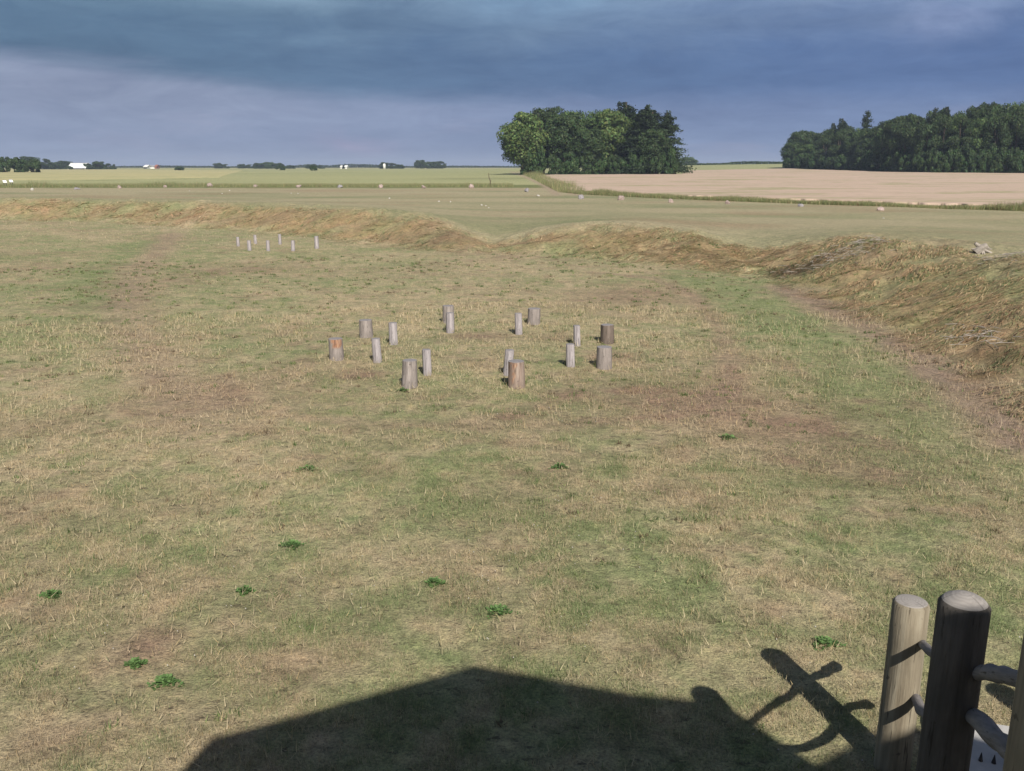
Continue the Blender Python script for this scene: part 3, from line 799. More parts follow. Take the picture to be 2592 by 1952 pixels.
# ------------------------------------------------------------------ stones
def stone(name, px, py, wpx, hf, mat, seed, label, group, cat='boulder', dep=1.0):
    q = G0(px, py); z0 = zg(*q)
    d = ray(px, py); t = (z0 - H) / d[2]; x, y = d[0] * t, d[1] * t; dp = y * cp + (H - z0) * sp
    r = wpx / F * dp / 2; g = np.random.default_rng(seed)
    bm = bmesh.new(); bmesh.ops.create_icosphere(bm, subdivisions=3, radius=1)
    cuts = [(Vector(g.normal(0, 1, 3)).normalized(), g.uniform(.55, .85)) for _ in range(9)]
    for v in bm.verts:
        for nrm, dd in cuts:
            k = v.co.dot(nrm)
            if k > dd: v.co -= nrm * (k - dd) * .9
        v.co *= 1 + .06 * g.uniform(-1, 1)
        v.co = Vector((v.co.x * r, v.co.y * r * dep, v.co.z * r * hf * 1.2 + r * hf * .45))
    o = bmobj(name, bm, mat, smooth=False); o.location = (x, y + r * .5, z0); o.rotation_euler = (0, 0, g.uniform(-.4, .4))
    tag(o, label, cat, group); return o

ORD = ['first', 'second', 'third', 'fourth', 'fifth', 'sixth', 'seventh', 'eighth', 'ninth', 'tenth', 'eleventh', 'twelfth', 'thirteenth',
       'fourteenth', 'fifteenth', 'sixteenth', 'seventeenth', 'eighteenth', 'nineteenth', 'twentieth', 'twenty-first', 'twenty-second',
       'twenty-third', 'twenty-fourth', 'twenty-fifth', 'twenty-sixth', 'twenty-seventh', 'twenty-eighth', 'twenty-ninth', 'thirtieth',
       'thirty-first', 'thirty-second', 'thirty-third', 'thirty-fourth', 'thirty-fifth', 'thirty-sixth', 'thirty-seventh', 'thirty-eighth', 'thirty-ninth', 'fortieth']
ORD += ['forty-' + o_ for o_ in ORD[:9]] + ['fiftieth'] + ['fifty-' + o_ for o_ in ORD[:9]]
ST = [(81, 482, 10, .8, 'stone_white', 'pale'), (193, 480, 17, .45, 'stone_grey', 'flat grey'), (301, 477, 12, .9, 'stone_pink', 'small pink'), (417, 475, 10, .9, 'stone_pink', 'small pale pink'),
      (530, 474, 15, 1.0, 'stone_pink', 'round pink'), (645, 474, 14, .7, 'stone_pink', 'pink'), (756, 475, 16, .65, 'stone_pink', 'low pink'), (860, 475, 15, .6, 'stone_grey', 'low grey'),
      (964, 476, 13, 1.0, 'stone_pink', 'slanting pink-grey'), (1072, 477, 14, .75, 'stone_pink', 'bright pink'), (1193, 477, 14, 1.0, 'stone_pink', 'pointed pink'), (1333, 486, 13, 1.1, 'stone_grey', 'leaning grey')]
for i, (px, py, wp, hf, mt, adj) in enumerate(ST):
    stone('boulder', px, py, wp * .95, hf, M[mt], 500 + i, f'{adj} boulder, {ORD[i]} from the left in the row along the left field', 'row of boulders outside the rampart')
ST2 = [(1471, 504, 18, .75, 'stone_grey', 'blocky grey'), (1571, 507, 20, .85, 'stone_pink', 'slanting pale'), (1699, 513, 15, .8, 'stone_pink', 'pointed pink'), (1843, 517, 14, .85, 'stone_pink', 'small pink'),
       (2027, 523, 17, .6, 'stone_grey', 'low purple-grey'), (2231, 533, 24, .5, 'stone_pink', 'flat wide pink')]
for i, (px, py, wp, hf, mt, adj) in enumerate(ST2):
    stone('boulder', px, py, wp, hf, M[mt], 520 + i, f'{adj} boulder, {ORD[i]} right of the farm track along the wheat field', 'row of boulders outside the rampart')
PB = [(1363, 497, 13, .5), (737, 490, 5, .7), (754, 491, 5, .7), (985, 503, 8, .5), (1111, 511, 9, .5), (1140, 512, 6, .9), (1219, 520, 8, .6), (1230, 522, 6, .7), (1237, 527, 6, .7), (562, 491, 5, .7),
      (581, 483, 5, .7), (480, 484, 4, .7), (2237, 553, 10, .3), (1343, 543, 5, .6), (1310, 545, 4, .6)]
PBL = ['largest white flat stone beside the end of the farm track', 'left one of two white pebbles beyond the left rampart', 'right one of two white pebbles beyond the left rampart',
       'white pebble on the brown streak beyond the middle rampart', 'pale flat pebble on the dark line behind the rampart gap', 'pale upright pebble behind the left side of the gap',
       'left and largest of three white pebbles above the gap', 'middle one of three white pebbles above the gap', 'right one of three white pebbles above the gap',
       'white pebble in the grass before the fifth boulder', 'tiny white pebble between the fifth and sixth boulder', 'tiny pale pebble between the fourth and fifth boulder',
       'flat pale stone in the mown strip below the widest boulder', 'pale pebble right above the rampart gap', 'second pale pebble right above the rampart gap']
for i, (px, py, wp, hf) in enumerate(PB):
    stone('white_stone', px, py, wp * .75, hf, M['stone_white'], 540 + i, PBL[i], 'white stones in the outer grass', 'stone')

# ------------------------------------------------------------------ dead wood on the rampart
def tube(bm, pts, rads, seg=8, closed=True):
    rings = []
    for i, p in enumerate(pts):
        p = Vector(p); d = (Vector(pts[min(i + 1, len(pts) - 1)]) - Vector(pts[max(i - 1, 0)])).normalized()
        u = d.cross(Vector((0, 0, 1))) if abs(d.z) < .95 else d.cross(Vector((1, 0, 0))); u.normalize(); v = d.cross(u)
        rings.append([bm.verts.new(p + (u * math.cos(2 * math.pi * k / seg) + v * math.sin(2 * math.pi * k / seg)) * rads[i]) for k in range(seg)])
    for i in range(len(pts) - 1):
        for k in range(seg): bm.faces.new((rings[i][k], rings[i][(k + 1) % seg], rings[i + 1][(k + 1) % seg], rings[i + 1][k]))
    if closed:
        bm.faces.new(rings[0][::-1]); bm.faces.new(rings[-1])
    return rings

x, y, z = on_bank(2484, 642)
bm = bmesh.new(); rr_ = random.Random(5)
tube(bm, [(-.18, .02, .0), (-.02, 0, .16), (.14, 0, .24)], [.13, .12, .08])
tube(bm, [(-.02, 0, .16), (-.22, .05, .30)], [.08, .05]); tube(bm, [(.1, 0, .2), (.26, .03, .12)], [.07, .03])
for k in range(9):
    a = rr_.uniform(0, 6.28); tube(bm, [(0, 0, .12), (math.cos(a) * .2, .08 * math.sin(a), .10 + .12 * math.sin(a)), (math.cos(a) * .34, .1 * math.sin(a), .08 + .2 * math.sin(a))], [.05, .03, .015], 6)
o = bmobj('tree_root', bm, M['deadwood'], smooth=False); o.location = (x, y, z); tag(o, 'gnarled dead tree root lying on the right rampart crest', 'root')
for nm, (px, py), sx_, n_, lab in [('brush_pile', (2130, 648), 2.6, 150, 'long pile of pale dead twigs on the rampart crest at the right'),
                                   ('twig_heap', (2560, 648), 1.0, 50, 'small heap of pale twigs right of the dead root'),
                                   ('twig_heap', (2475, 868), .7, 40, 'small scatter of grey twigs low on the right rampart slope')]:
    x, y, z = on_bank(px, py); bm = bmesh.new()
    for k in range(n_):
        q = rr_.gauss(0, .4) * sx_; w_ = rr_.gauss(0, .6); a = rr_.gauss(.3, .9); L = rr_.uniform(.06, .32)
        zz = zg(x + q, y + w_) - z + rr_.uniform(.02, .10)
        tube(bm, [(q - math.cos(a) * L, w_ - math.sin(a) * L, zz), (q, w_, zz + rr_.uniform(0, .05)), (q + math.cos(a) * L, w_ + math.sin(a) * L, zz)], [.006, .009, .004], 4)
    o = bmobj(nm, bm, M['deadwood'], smooth=False); o.location = (x, y, z); tag(o, lab, 'twigs')

# thin dead stem beside left field edge
q = A(1240, 185); bm = bmesh.new(); tube(bm, [(0, 0, 0), (.1, 0, .9), (-.15, 0, 1.6), (-.3, 0, 2.6)], [.12, .10, .09, .05], 6); tube(bm, [(.1, 0, .9), (.25, 0, 1.3)], [.08, .04], 5)
o = bmobj('dead_shrub', bm, M['bark']); o.location = (q[0], q[1], zg(*q)); tag(o, 'thin dark dead stem standing at the edge of the left field', 'shrub')

# ------------------------------------------------------------------ trees
def leaf_quads(c, nrm, size, g, flat=0.0):
    n = len(c); t = np.cross(nrm, g.normal(0, 1, (n, 3))); t /= np.linalg.norm(t, axis=1)[:, None] + 1e-9
    b = np.cross(nrm, t); s = size[:, None]
    asp = g.uniform(.5, 1.0, n)[:, None]
    co = np.empty((n, 4, 3)); j = lambda: g.uniform(.6, 1.2, n)[:, None]
    co[:, 0] = c - t * s * j(); co[:, 1] = c - b * s * asp * j(); co[:, 2] = c + t * s * j(); co[:, 3] = c + b * s * asp * j()
    return co.reshape(-1, 3)

def broad_crown(seed, rx, ry, rz, zc, n, lobes, leaf, col, skirt=0.0):
    g = np.random.default_rng(seed); L = lobes
    d = g.normal(0, 1, (L, 3)); d /= np.linalg.norm(d, axis=1)[:, None]
    rad = g.uniform(.55, .85, L)
    pc = d * rad[:, None] * np.array([rx, ry, rz]) + np.array([0, 0, zc])
    lr = g.uniform(.22, .38, L) * min(rx, rz)
    k = g.integers(0, L, n); e = g.normal(0, 1, (n, 3)); e[:, 2] += .25; e /= np.linalg.norm(e, axis=1)[:, None]
    q = lr[k] * g.uniform(.55, 1.08, n)
    c = pc[k] + e * q[:, None] * np.array([1.15, 1.15, .85])
    nrm = e + g.normal(0, .55, (n, 3)); nrm /= np.linalg.norm(nrm, axis=1)[:, None]
    sz = leaf * g.uniform(.5, 1.3, n)
    co = leaf_quads(c, nrm, sz, g)
    lc = g.uniform(.75, 1.3, L)
    cc = np.array(col) * (lc[k] * g.uniform(.65, 1.35, n))[:, None]
    cc[:, 0] *= g.uniform(.8, 1.35, n)
    return co, np.repeat(cc, 4, axis=0), pc

def conifer_crown(seed, r, z0, z1, n, leaf, col, ragged=.35, layers=16, lean=0.06):
    g = np.random.default_rng(seed); cs, ns, ks = [], [], []
    for i in range(layers):
        t = (i + g.uniform(-.3, .3)) / layers; z = z0 + (z1 - z0) * t
        nb = g.integers(4, 8)
        for b_ in range(nb):
            a = g.uniform(0, 6.283); Lb = r * (1 - max(t, 0)) ** .55 * g.uniform(1 - ragged, 1 + ragged) + .3
            m = max(int(n / layers / nb * (Lb / r) ** 1.3 * 1.6), 6); u = g.uniform(.1, 1, m)
            px_ = np.cos(a) * Lb * u + g.normal(0, .12 * Lb + .05, m); py_ = np.sin(a) * Lb * u + g.normal(0, .12 * Lb + .05, m)
            pz_ = z + Lb * (.10 * u - .18 * u * u) + g.normal(0, .30, m)
            cs.append(np.stack([px_ + lean * (z - z0), py_, pz_], 1)); q = g.normal(0, .7, (m, 3)); q[:, 2] += .9; ns.append(q); ks.append(np.full(m, g.uniform(.7, 1.3)))
    c = np.concatenate(cs); nrm = np.concatenate(ns); nrm /= np.linalg.norm(nrm, axis=1)[:, None]; k = np.concatenate(ks)
    sz = leaf * g.uniform(.5, 1.4, len(c))
    cc = np.array(col) * (k * g.uniform(.6, 1.4, len(c)))[:, None]
    return leaf_quads(c, nrm, sz, g), np.repeat(cc, 4, axis=0)

def trunk_bm(h, r, limbs, seed, lean=0.0):
    g = random.Random(seed); bm = bmesh.new()
    tube(bm, [(0, 0, -.4), (lean * h * .2 + .05, 0, h * .3), (lean * h * .6, .1, h * .6), (lean * h, 0, h)], [r * 1.25, r, r * .7, r * .2], 9)
    for p in limbs: 
        b = g.uniform(.2, .5) * h
        tube(bm, [(lean * b, 0, b), (p[0] * .5, p[1] * .5, (b + p[2]) * .52), (p[0], p[1], p[2])], [r * .4, r * .25, r * .07], 6)
    return bm

PRO = {}
def proto(key, kind, **kw):
    """builds unit-free prototypes (metres) kept out of the scene until copied"""
    if kind == 'broad':
        co, cc, pc = broad_crown(**kw); tb = trunk_bm(kw['zc'], .035 * (kw['zc'] + kw['rz']), [tuple(p) for p in pc[:9]], kw['seed'])
    else:
        co, cc = conifer_crown(**kw); tb = trunk_bm(kw['z1'] * .97, .018 * kw['z1'] + .08, [], kw['seed'], kw.get('lean', .06) * .8)
    me = bpy.data.meshes.new('crown'); o = npmesh('crown', co, 4, M['leaf'], col=cc); cm = o.data; bpy.data.objects.remove(o)
    o = bmobj('trunk', tb, M['bark']); tm = o.data; bpy.data.objects.remove(o)
    top = kw['zc'] + kw['rz'] * 1.05 if kind == 'broad' else kw['z1']
    PRO[key] = (cm, tm, top, (kw['rx'] * 1.08 if kind == 'broad' else kw['r']))

DG = (.046, .080, .030); MG = (.070, .122, .040); LG = (.098, .155, .050); CG = (.036, .058, .030); SH = (.045, .085, .03)
proto('beech', 'broad', seed=1, rx=6.5, ry=6, rz=8.2, zc=10.5, n=15000, lobes=46, leaf=.30, col=MG)
proto('oak', 'broad', seed=2, rx=6.5, ry=6.5, rz=7.5, zc=10.5, n=15000, lobes=40, leaf=.32, col=DG)
proto('chestnut', 'broad', seed=3, rx=6.2, ry=6, rz=8.0, zc=9.6, n=16000, lobes=52, leaf=.33, col=LG)
proto('ash', 'broad', seed=4, rx=5.6, ry=5.4, rz=8.6, zc=10.5, n=13000, lobes=34, leaf=.28, col=(.050, .084, .032))
proto('shrub', 'broad', seed=5, rx=3.4, ry=3, rz=2.6, zc=2.2, n=6000, lobes=26, leaf=.24, col=SH)
proto('bush', 'broad', seed=6, rx=3.6, ry=3, rz=2.2, zc=1.9, n=5000, lobes=24, leaf=.24, col=(.045, .08, .03))
proto('spruce', 'conifer', seed=7, r=3.4, z0=1.5, z1=20, n=9000, leaf=.26, col=CG, layers=20, ragged=.3, lean=0)
proto('pine', 'conifer', seed=8, r=5.0, z0=1.5, z1=21, n=17000, leaf=.28, col=CG, layers=24, ragged=.55, lean=.08)
proto('larch', 'conifer', seed=9, r=4.6, z0=1.2, z1=20, n=16000, leaf=.28, col=(.044, .068, .032), layers=26, ragged=.6, lean=.04)

def tree(name, key, px, y, pytop, wpx, label, group, cat='tree', rz=None, dz=0.0):
    cm, tm, top, rad = PRO[key]; kind_ = 'conifer' if key in ('spruce', 'pine', 'larch') else 'broad'; q = A(px, y); z0 = zg(*q) + dz
    dep = y * cp + (H - z0) * sp
    h = rowz(pytop - (13 if y < 500 and kind_ != 'conifer' else (9 if 318 < y < 480 else 0)), y) - z0; s = h / top; sw = (wpx / F * dep / 2) / rad if wpx else s
    e = empty(name, (q[0], q[1], z0), rng.uniform(0, 6.28) if rz is None else rz); e.scale = (sw, sw, s)
    for nm, me in (('crown', cm), ('trunk', tm)):
        o = bpy.data.objects.new(nm, me); link(o); o.parent = e
    return tag(e, label, cat, group)

gr = 'trees of the central grove'
GV = [('broadleaf_tree', 'beech', 1352, 322, 283, 116, 'green domed tree directly behind the left end tree of the grove'),
      ('broadleaf_tree', 'ash', 1400, 326, 272, 96, 'flat topped tree at the back of the grove left of its middle'),
      ('chestnut_tree', 'chestnut', 1326, 303, 287, 130, 'light green tree at the left end of the grove with low hanging crown'),
      ('broadleaf_tree', 'ash', 1372, 315, 276, 110, 'rounded tree showing behind the left end tree of the grove'),
      ('broadleaf_tree', 'oak', 1428, 309, 290, 118, 'darkest round tree in the front left middle of the grove'),
      ('broadleaf_tree', 'beech', 1448, 322, 273, 130, 'flat topped mid green tree behind the dark middle one'),
      ('broadleaf_tree', 'beech', 1504, 320, 274, 110, 'mid green tree left behind the brightest grove tree'),
      ('broadleaf_tree', 'chestnut', 1548, 309, 278, 118, 'brightest yellow-green tree in the right middle of the grove'),
      ('broadleaf_tree', 'oak', 1490, 304, 330, 90, 'lower dark tree in front of the grove middle'),
      ('pine_tree', 'pine', 1592, 313, 254, 108, 'tallest dark pine with ragged top right of the bright grove tree'),
      ('pine_tree', 'larch', 1628, 308, 268, 112, 'second ragged conifer in the right part of the grove'),
      ('pine_tree', 'pine', 1660, 316, 274, 110, 'broken-topped conifer behind the right part of the grove'),
      ('pine_tree', 'larch', 1676, 307, 282, 88, 'rightmost ragged conifer at the grove end'),
      ('broadleaf_tree', 'oak', 1610, 318, 290, 120, 'dark broadleaf tree filling the gap behind the grove conifers'),
      ('broadleaf_tree', 'oak', 1652, 304, 330, 96, 'low dark broadleaf tree in front of the right-hand conifers'),
      ('pine_tree', 'pine', 1574, 305, 330, 90, 'lower dark conifer below the tallest pine')]
for nm, key, px, y, pt, wp, lab in GV: tree(nm, key, px, y, pt, wp, lab, gr)
SHR = [(1352, 375, 74, 'shrub'), (1330, 405, 50, 'shrub'), (1400, 402, 60, 'bush'), (1440, 398, 66, 'shrub'), (1478, 405, 60, 'bush'), (1515, 396, 66, 'shrub'), (1555, 402, 60, 'bush'),
       (1592, 400, 64, 'shrub'), (1628, 404, 60, 'shrub'), (1660, 398, 60, 'bush'), (1692, 385, 56, 'shrub'), (1708, 408, 34, 'bush')]
for i, (px, pt, wp, key) in enumerate(SHR):
    tree('shrub', key, px, 300.5 + (i % 3) * 1.2, pt, wp, f'leafy shrub at the foot of the central grove, {ORD[i]} from the left', 'undergrowth at the foot of the grove', 'shrub', dz=-1.0)
tree('broadleaf_tree', 'beech', 1741, 720, 392, 56, 'hazy round tree just right behind the central grove', 'lone far trees', dz=-6)

# right wood
def edge_y(px): return np.interp(px, [1980, 2060, 2200, 2260, 2350, 2592, 2900], [455, 430, 385, 345, 322, 303, 285])
def top_row(px): return np.interp(px, [1985, 2010, 2060, 2100, 2160, 2200, 2240, 2275, 2330, 2370, 2450, 2520, 2592, 2800], [364, 340, 334, 324, 318, 330, 300, 292, 286, 281, 268, 259, 240, 226])
gw = 'trees of the right wood'
k = 0
for row in range(3):
    px = 2003 + row * 16
    while px < 2760:
        y = float(edge_y(px)) + row * 9 + rng.uniform(-2, 2)
        tp = float(top_row(px)) + (26 if row == 0 else (4 if row == 1 else 0)) + rng.uniform(-5, 8)
        key = ['oak', 'ash', 'beech', 'oak', 'ash'][rng.integers(0, 5)]
        ww = (75 if px > 2200 else 58) * rng.uniform(.9, 1.2)
        if px < 2650:
            tree('broadleaf_tree', key, px, y, tp, ww, f'dark green broadleaf tree, {ORD[k]} from the left in the {["front", "middle", "back"][row]} line of the right wood', gw)
        k += 1; px += ww * (.62 if row < 2 else .8)
    k = 0
for i, (px, tp, wp, key, lab) in enumerate([(2183, 286, 44, 'spruce', 'pointed spruce standing above the left part of the right wood'), (2128, 306, 46, 'pine', 'ragged conifer top left of the pointed spruce'),
          (2105, 318, 36, 'pine', 'low leaning conifer top at the left part of the right wood'), (2351, 278, 36, 'spruce', 'thin conifer tip above the middle of the right wood'),
          (2384, 275, 44, 'pine', 'blunt conifer top right of the thin tip in the right wood'), (2313, 302, 26, 'spruce', 'small conifer tip in the dip of the right wood'),
          (2270, 299, 26, 'spruce', 'tiny conifer tip above the rounded trees of the right wood')]):
    tree('conifer_tree', key, px, float(edge_y(px)) + 12, tp, wp, lab, gw)
px = 2000; i = 0
while px < 2640:
    tree('shrub', ['shrub', 'bush'][i % 2], px, float(edge_y(px)) - 6, float(np.interp(px, [2000, 2200, 2592], [398, 396, 388])) + rng.uniform(-6, 8), 56, f'dark shrub along the front edge of the right wood, {ORD[i]} from the left', 'undergrowth of the right wood', 'shrub', dz=-1.0)
    px += 17; i += 1

# far trees and clumps on the plain
FT = [(18, 408, 46, 430, 'bush', 'near'), (50, 409, 56, 425, 'bush', 'near'), (86, 414, 44, 420, 'bush', 'near'),
      (76, 393, 52, 800, 'oak', 'far'), (60, 402, 36, 790, 'oak', 'far'), (104, 408, 36, 800, 'ash', 'far'), (119, 399, 22, 810, 'ash', 'far'), (140, 408, 30, 810, 'oak', 'far'), (165, 405, 38, 860, 'oak', 'far'),
      (177, 419, 16, 765, 'bush', 'yard'), (222, 412, 22, 780, 'oak', 'yard'), (250, 406, 32, 790, 'oak', 'yard'), (276, 412, 22, 790, 'ash', 'yard'), (290, 414, 10, 790, 'ash', 'yard'),
      (455, 421, 28, 620, 'bush', 'mid'), (553, 411, 24, 1100, 'oak', 'mid'), (571, 414, 18, 1100, 'ash', 'mid'), (612, 414, 22, 1100, 'oak', 'mid'), (632, 415, 20, 1100, 'ash', 'mid'),
      (655, 411, 28, 1000, 'oak', 'mid'), (682, 407, 34, 1000, 'beech', 'mid'), (706, 411, 30, 1000, 'oak', 'mid'), (712, 417, 26, 640, 'bush', 'mid'), (735, 417, 24, 1000, 'oak', 'mid'),
      (790, 414, 30, 1000, 'oak', 'mid'), (793, 418, 20, 560, 'bush', 'mid'), (812, 417, 18, 1000, 'ash', 'mid'),
      (973, 409, 26, 1000, 'oak', 'mid'), (994, 411, 24, 1000, 'ash', 'mid'), (1012, 415, 22, 1000, 'oak', 'mid'),
      (1064, 403, 28, 1050, 'oak', 'mid'), (1084, 406, 26, 1050, 'beech', 'mid'), (1102, 407, 26, 1050, 'oak', 'mid'), (1117, 406, 22, 1050, 'ash', 'mid')]
desc = {'near': 'low dark bush in the hedge at the left picture edge', 'far': 'bluish tree behind the hedge left of the white barn', 'yard': 'tree standing by the white barn', 'mid': 'small bluish tree on the far plain between barn and grove'}
cnt = {}
for px, tp, wp, y, key, wh in FT:
    i = cnt.get(wh, 0); cnt[wh] = i + 1
    tree('distant_tree' if key != 'bush' else 'bush', key, px, y, tp, wp * 1.2, f'{desc[wh]}, {ORD[i]} from the left', {'near': 'hedge bushes at the left edge', 'far': 'far trees behind the hedge', 'yard': 'trees around the white barn', 'mid': 'far trees on the plain'}[wh], 'tree' if key != 'bush' else 'bush', dz=(-3.2 if key != 'bush' else -1.0))

# far hedge line on the horizon
n = 30000
hx = rng.uniform(-1200, 900, n); hy = 1500 + 140 * (fbm(hx, hx * 0, .004, 95, 2) - .5) + rng.uniform(-12, 12, n)
hh = 1.5 + 6.0 * fbm(hx, hx * 0 + 3, .012, 96, 3) ** 2
cz = zt(hx, hy) + rng.uniform(0, 1, n) * hh
nm_ = rng.normal(0, 1, (n, 3)); nm_ /= np.linalg.norm(nm_, axis=1)[:, None]
co = leaf_quads(np.stack([hx, hy, cz], 1), nm_, rng.uniform(1.0, 2.0, n), rng)
o = npmesh('distant_hedge', co, 4, M['leaf'], col=np.repeat(np.array([.04, .062, .03]) * rng.uniform(.6, 1.4, n)[:, None], 4, axis=0))
tag(o, 'thin dark line of far hedges and woods along the horizon', 'hedge', kind='stuff')
n = 9000
hx = rng.uniform(100, 320, n); hy = 640 + rng.uniform(-4, 4, n); hh = .6 + 3.2 * fbm(hx, hx * 0, .03, 97, 3) ** 2
co = leaf_quads(np.stack([hx, hy, zt(hx, hy) + rng.uniform(0, 1, n) * hh], 1), rng.normal(0, .6, (n, 3)), rng.uniform(.3, .7, n), rng)
o = npmesh('low_hedge', co, 4, M['leaf'], col=np.repeat(np.array([.05, .08, .035]) * rng.uniform(.6, 1.4, n)[:, None], 4, axis=0))
tag(o, 'low dark hedge on the rise between the grove and the right wood', 'hedge', kind='stuff')

# ------------------------------------------------------------------ buildings
def box(bm, x0, x1, y0, y1, z0, z1):
    v = [bm.verts.new(p) for p in [(x0, y0, z0), (x1, y0, z0), (x1, y1, z0), (x0, y1, z0), (x0, y0, z1), (x1, y0, z1), (x1, y1, z1), (x0, y1, z1)]]
    for f in [(0, 3, 2, 1), (4, 5, 6, 7), (0, 1, 5, 4), (1, 2, 6, 5), (2, 3, 7, 6), (3, 0, 4, 7)]: bm.faces.new([v[i] for i in f])

def gable_house(name, px0, px1, pyroof, pyeave, y, dep, label, cat, wallm, roofm, door=True, rot=0):
    a, b = A(px0, y), A(px1, y); L = b[0] - a[0]; xm = (a[0] + b[0]) / 2; z0 = zg(xm, y) - .2
    he = rowz(pyeave, y) - z0; hr = rowz(pyroof, y) - z0
    e = empty(name, (xm, y, z0), rot)
    bm = bmesh.new(); x0, x1 = -L / 2, L / 2
    vs = [bm.verts.new(p) for p in [(x0, 0, 0), (x1, 0, 0), (x1, dep, 0), (x0, dep, 0), (x0, 0, he), (x1, 0, he), (x1, dep, he), (x0, dep, he), (x0, dep / 2, hr - .15), (x1, dep / 2, hr - .15)]]
    for f in [(0, 1, 5, 4), (2, 3, 7, 6), (1, 2, 6, 9, 5), (3, 0, 4, 8, 7)]: bm.faces.new([vs[i] for i in f])
    bmobj('wall', bm, wallm, e, False)
    bm = bmesh.new(); o_ = .6
    k = (hr - he) / (dep / 2)
    for s in (0, 1):
        ya, yb = (-o_, dep / 2) if s == 0 else (dep + o_, dep / 2)
        za, zb = he - o_ * k, hr
        p = [bm.verts.new(q) for q in [(x0 - o_, ya, za), (x1 + o_, ya, za), (x1 + o_, yb, zb), (x0 - o_, yb, zb), (x0 - o_, ya, za + .2), (x1 + o_, ya, za + .2), (x1 + o_, yb, zb + .2), (x0 - o_, yb, zb + .2)]]
        for f in [(0, 3, 2, 1), (4, 5, 6, 7), (0, 1, 5, 4), (1, 2, 6, 5), (2, 3, 7, 6), (3, 0, 4, 7)]: bm.faces.new([p[i] for i in f])
    bmobj('roof', bm, roofm, e, False)
    if door:
        for q in (-.25, .22):
            bm = bmesh.new(); box(bm, L * q - 1.0, L * q + 1.0, -.05, .0, .1, he * .72); bmobj('window', bm, M['dark_metal'], e, False)
    return tag(e, label, cat)

gable_house('barn', 172, 216, 414, 425, 775, 14, 'long white barn with pale roof beside trees at the left', 'barn', M['white_wall'], M['white_roof'], False)
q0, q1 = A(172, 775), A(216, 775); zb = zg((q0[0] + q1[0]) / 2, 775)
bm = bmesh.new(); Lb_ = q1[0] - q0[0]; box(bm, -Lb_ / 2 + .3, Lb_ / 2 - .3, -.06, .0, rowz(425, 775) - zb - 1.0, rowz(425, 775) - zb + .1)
barn = [o_ for o_ in COL.objects if o_.name == 'barn'][0]; bmobj('eave_shade_strip', bm, M['dark_metal'], barn, False)  # dark strip stands in for the shade under the barn eaves
bm = bmesh.new(); box(bm, -Lb_ / 2 - .5, Lb_ / 2 + .5, 6.7, 7.3, rowz(414, 775) - zb + .25, rowz(414, 775) - zb + .8); bmobj('ridge', bm, M['grey_roof'], barn, False)
gable_house('farmhouse', 364, 372, 418, 422.3, 1000, 12, 'small white gabled farmhouse far off right of the barn', 'house', M['white_wall'], M['white_wall'])
gable_house('farm_shed', 374, 391, 419, 422.3, 1010, 9, 'long low grey-roofed shed joined to the far white farmhouse', 'shed', M['white_wall'], M['grey_roof'], False)
gable_house('brick_shed', 392, 396, 417.5, 422, 1010, 9, 'tiny red brick outbuilding at the right end of the far farm', 'shed', M['red_roof'], M['red_roof'], False)
gable_house('cottage', 862, 866, 419.5, 422.5, 1000, 8, 'left one of two tiny white cottages on the far plain', 'cottage', M['white_wall'], M['white_wall'], False)
gable_house('cottage', 873, 878, 419, 422.5, 1000, 8, 'right one of two tiny white cottages on the far plain', 'cottage', M['white_wall'], M['white_wall'], False)
tree('conifer_tree', 'spruce', 869.5, 1000, 417.5, 7, 'dark conifer between the two tiny white cottages', 'far trees on the plain')
q = A(973, 900); z0 = zg(*q); bm = bmesh.new(); r_ = 1.3
tube(bm, [(0, 0, 0), (0, 0, 4.3), (0, 0, 4.9), (0, 0, 5.15)], [r_, r_, r_ * .7, .1], 16)
o = bmobj('silo', bm, M['white_wall']); o.location = (q[0], q[1], z0); tag(o, 'tiny white round silo before the tree clump left of the grove', 'silo')

# two slanted information boards at far left
for i, (px, py, lab) in enumerate([(12, 470, 'white slanted information board on dark stand, the left one of two'), (28, 467, 'white slanted information board on dark stand, the right one of two')]):
    y = 178 + i * 6; q = A(px, y); z0 = zg(*q); e = empty('information_board', (q[0], q[1], z0), .9); e.scale = (.62, .62, .75)
    for s in (-.35, .35):
        bm = bmesh.new(); box(bm, s - .07, s + .07, -.07, .07, -.2, 1.15); bmobj('leg', bm, M['dark_metal'], e, False)
    bm = bmesh.new(); box(bm, -.55, .55, -.42, .42, -.04, .04); o = bmobj('panel', bm, M['white_wall'], e, False); o.location = (0, 0, 1.35); o.rotation_euler = (R(50), 0, 0)
    bm = bmesh.new(); box(bm, -.6, .6, .42, .5, -.06, .06); o = bmobj('frame', bm, M['dark_metal'], e, False); o.location = (0, 0, 1.35); o.rotation_euler = (R(50), 0, 0)
    tag(e, lab, 'sign', 'information boards by the left field')

# ------------------------------------------------------------------ staircase with log railing (right foreground)
PA = np.array([.653, 1.323]) * H; PB_ = np.array([.533, .9525]) * H; STEP = PB_ - PA; PC = PB_ + STEP; PD = PC + STEP
hA, hB = .309 * H, .514 * H - .045; hC = hB + (hB - hA) * .95; rP = .0290 * H
dU = STEP / np.linalg.norm(STEP); perp = np.array([-dU[1], dU[0]]) 
if perp[0] < 0: perp = -perp
WST = .43 * H
rise = hB - hA; run = np.linalg.norm(STEP)

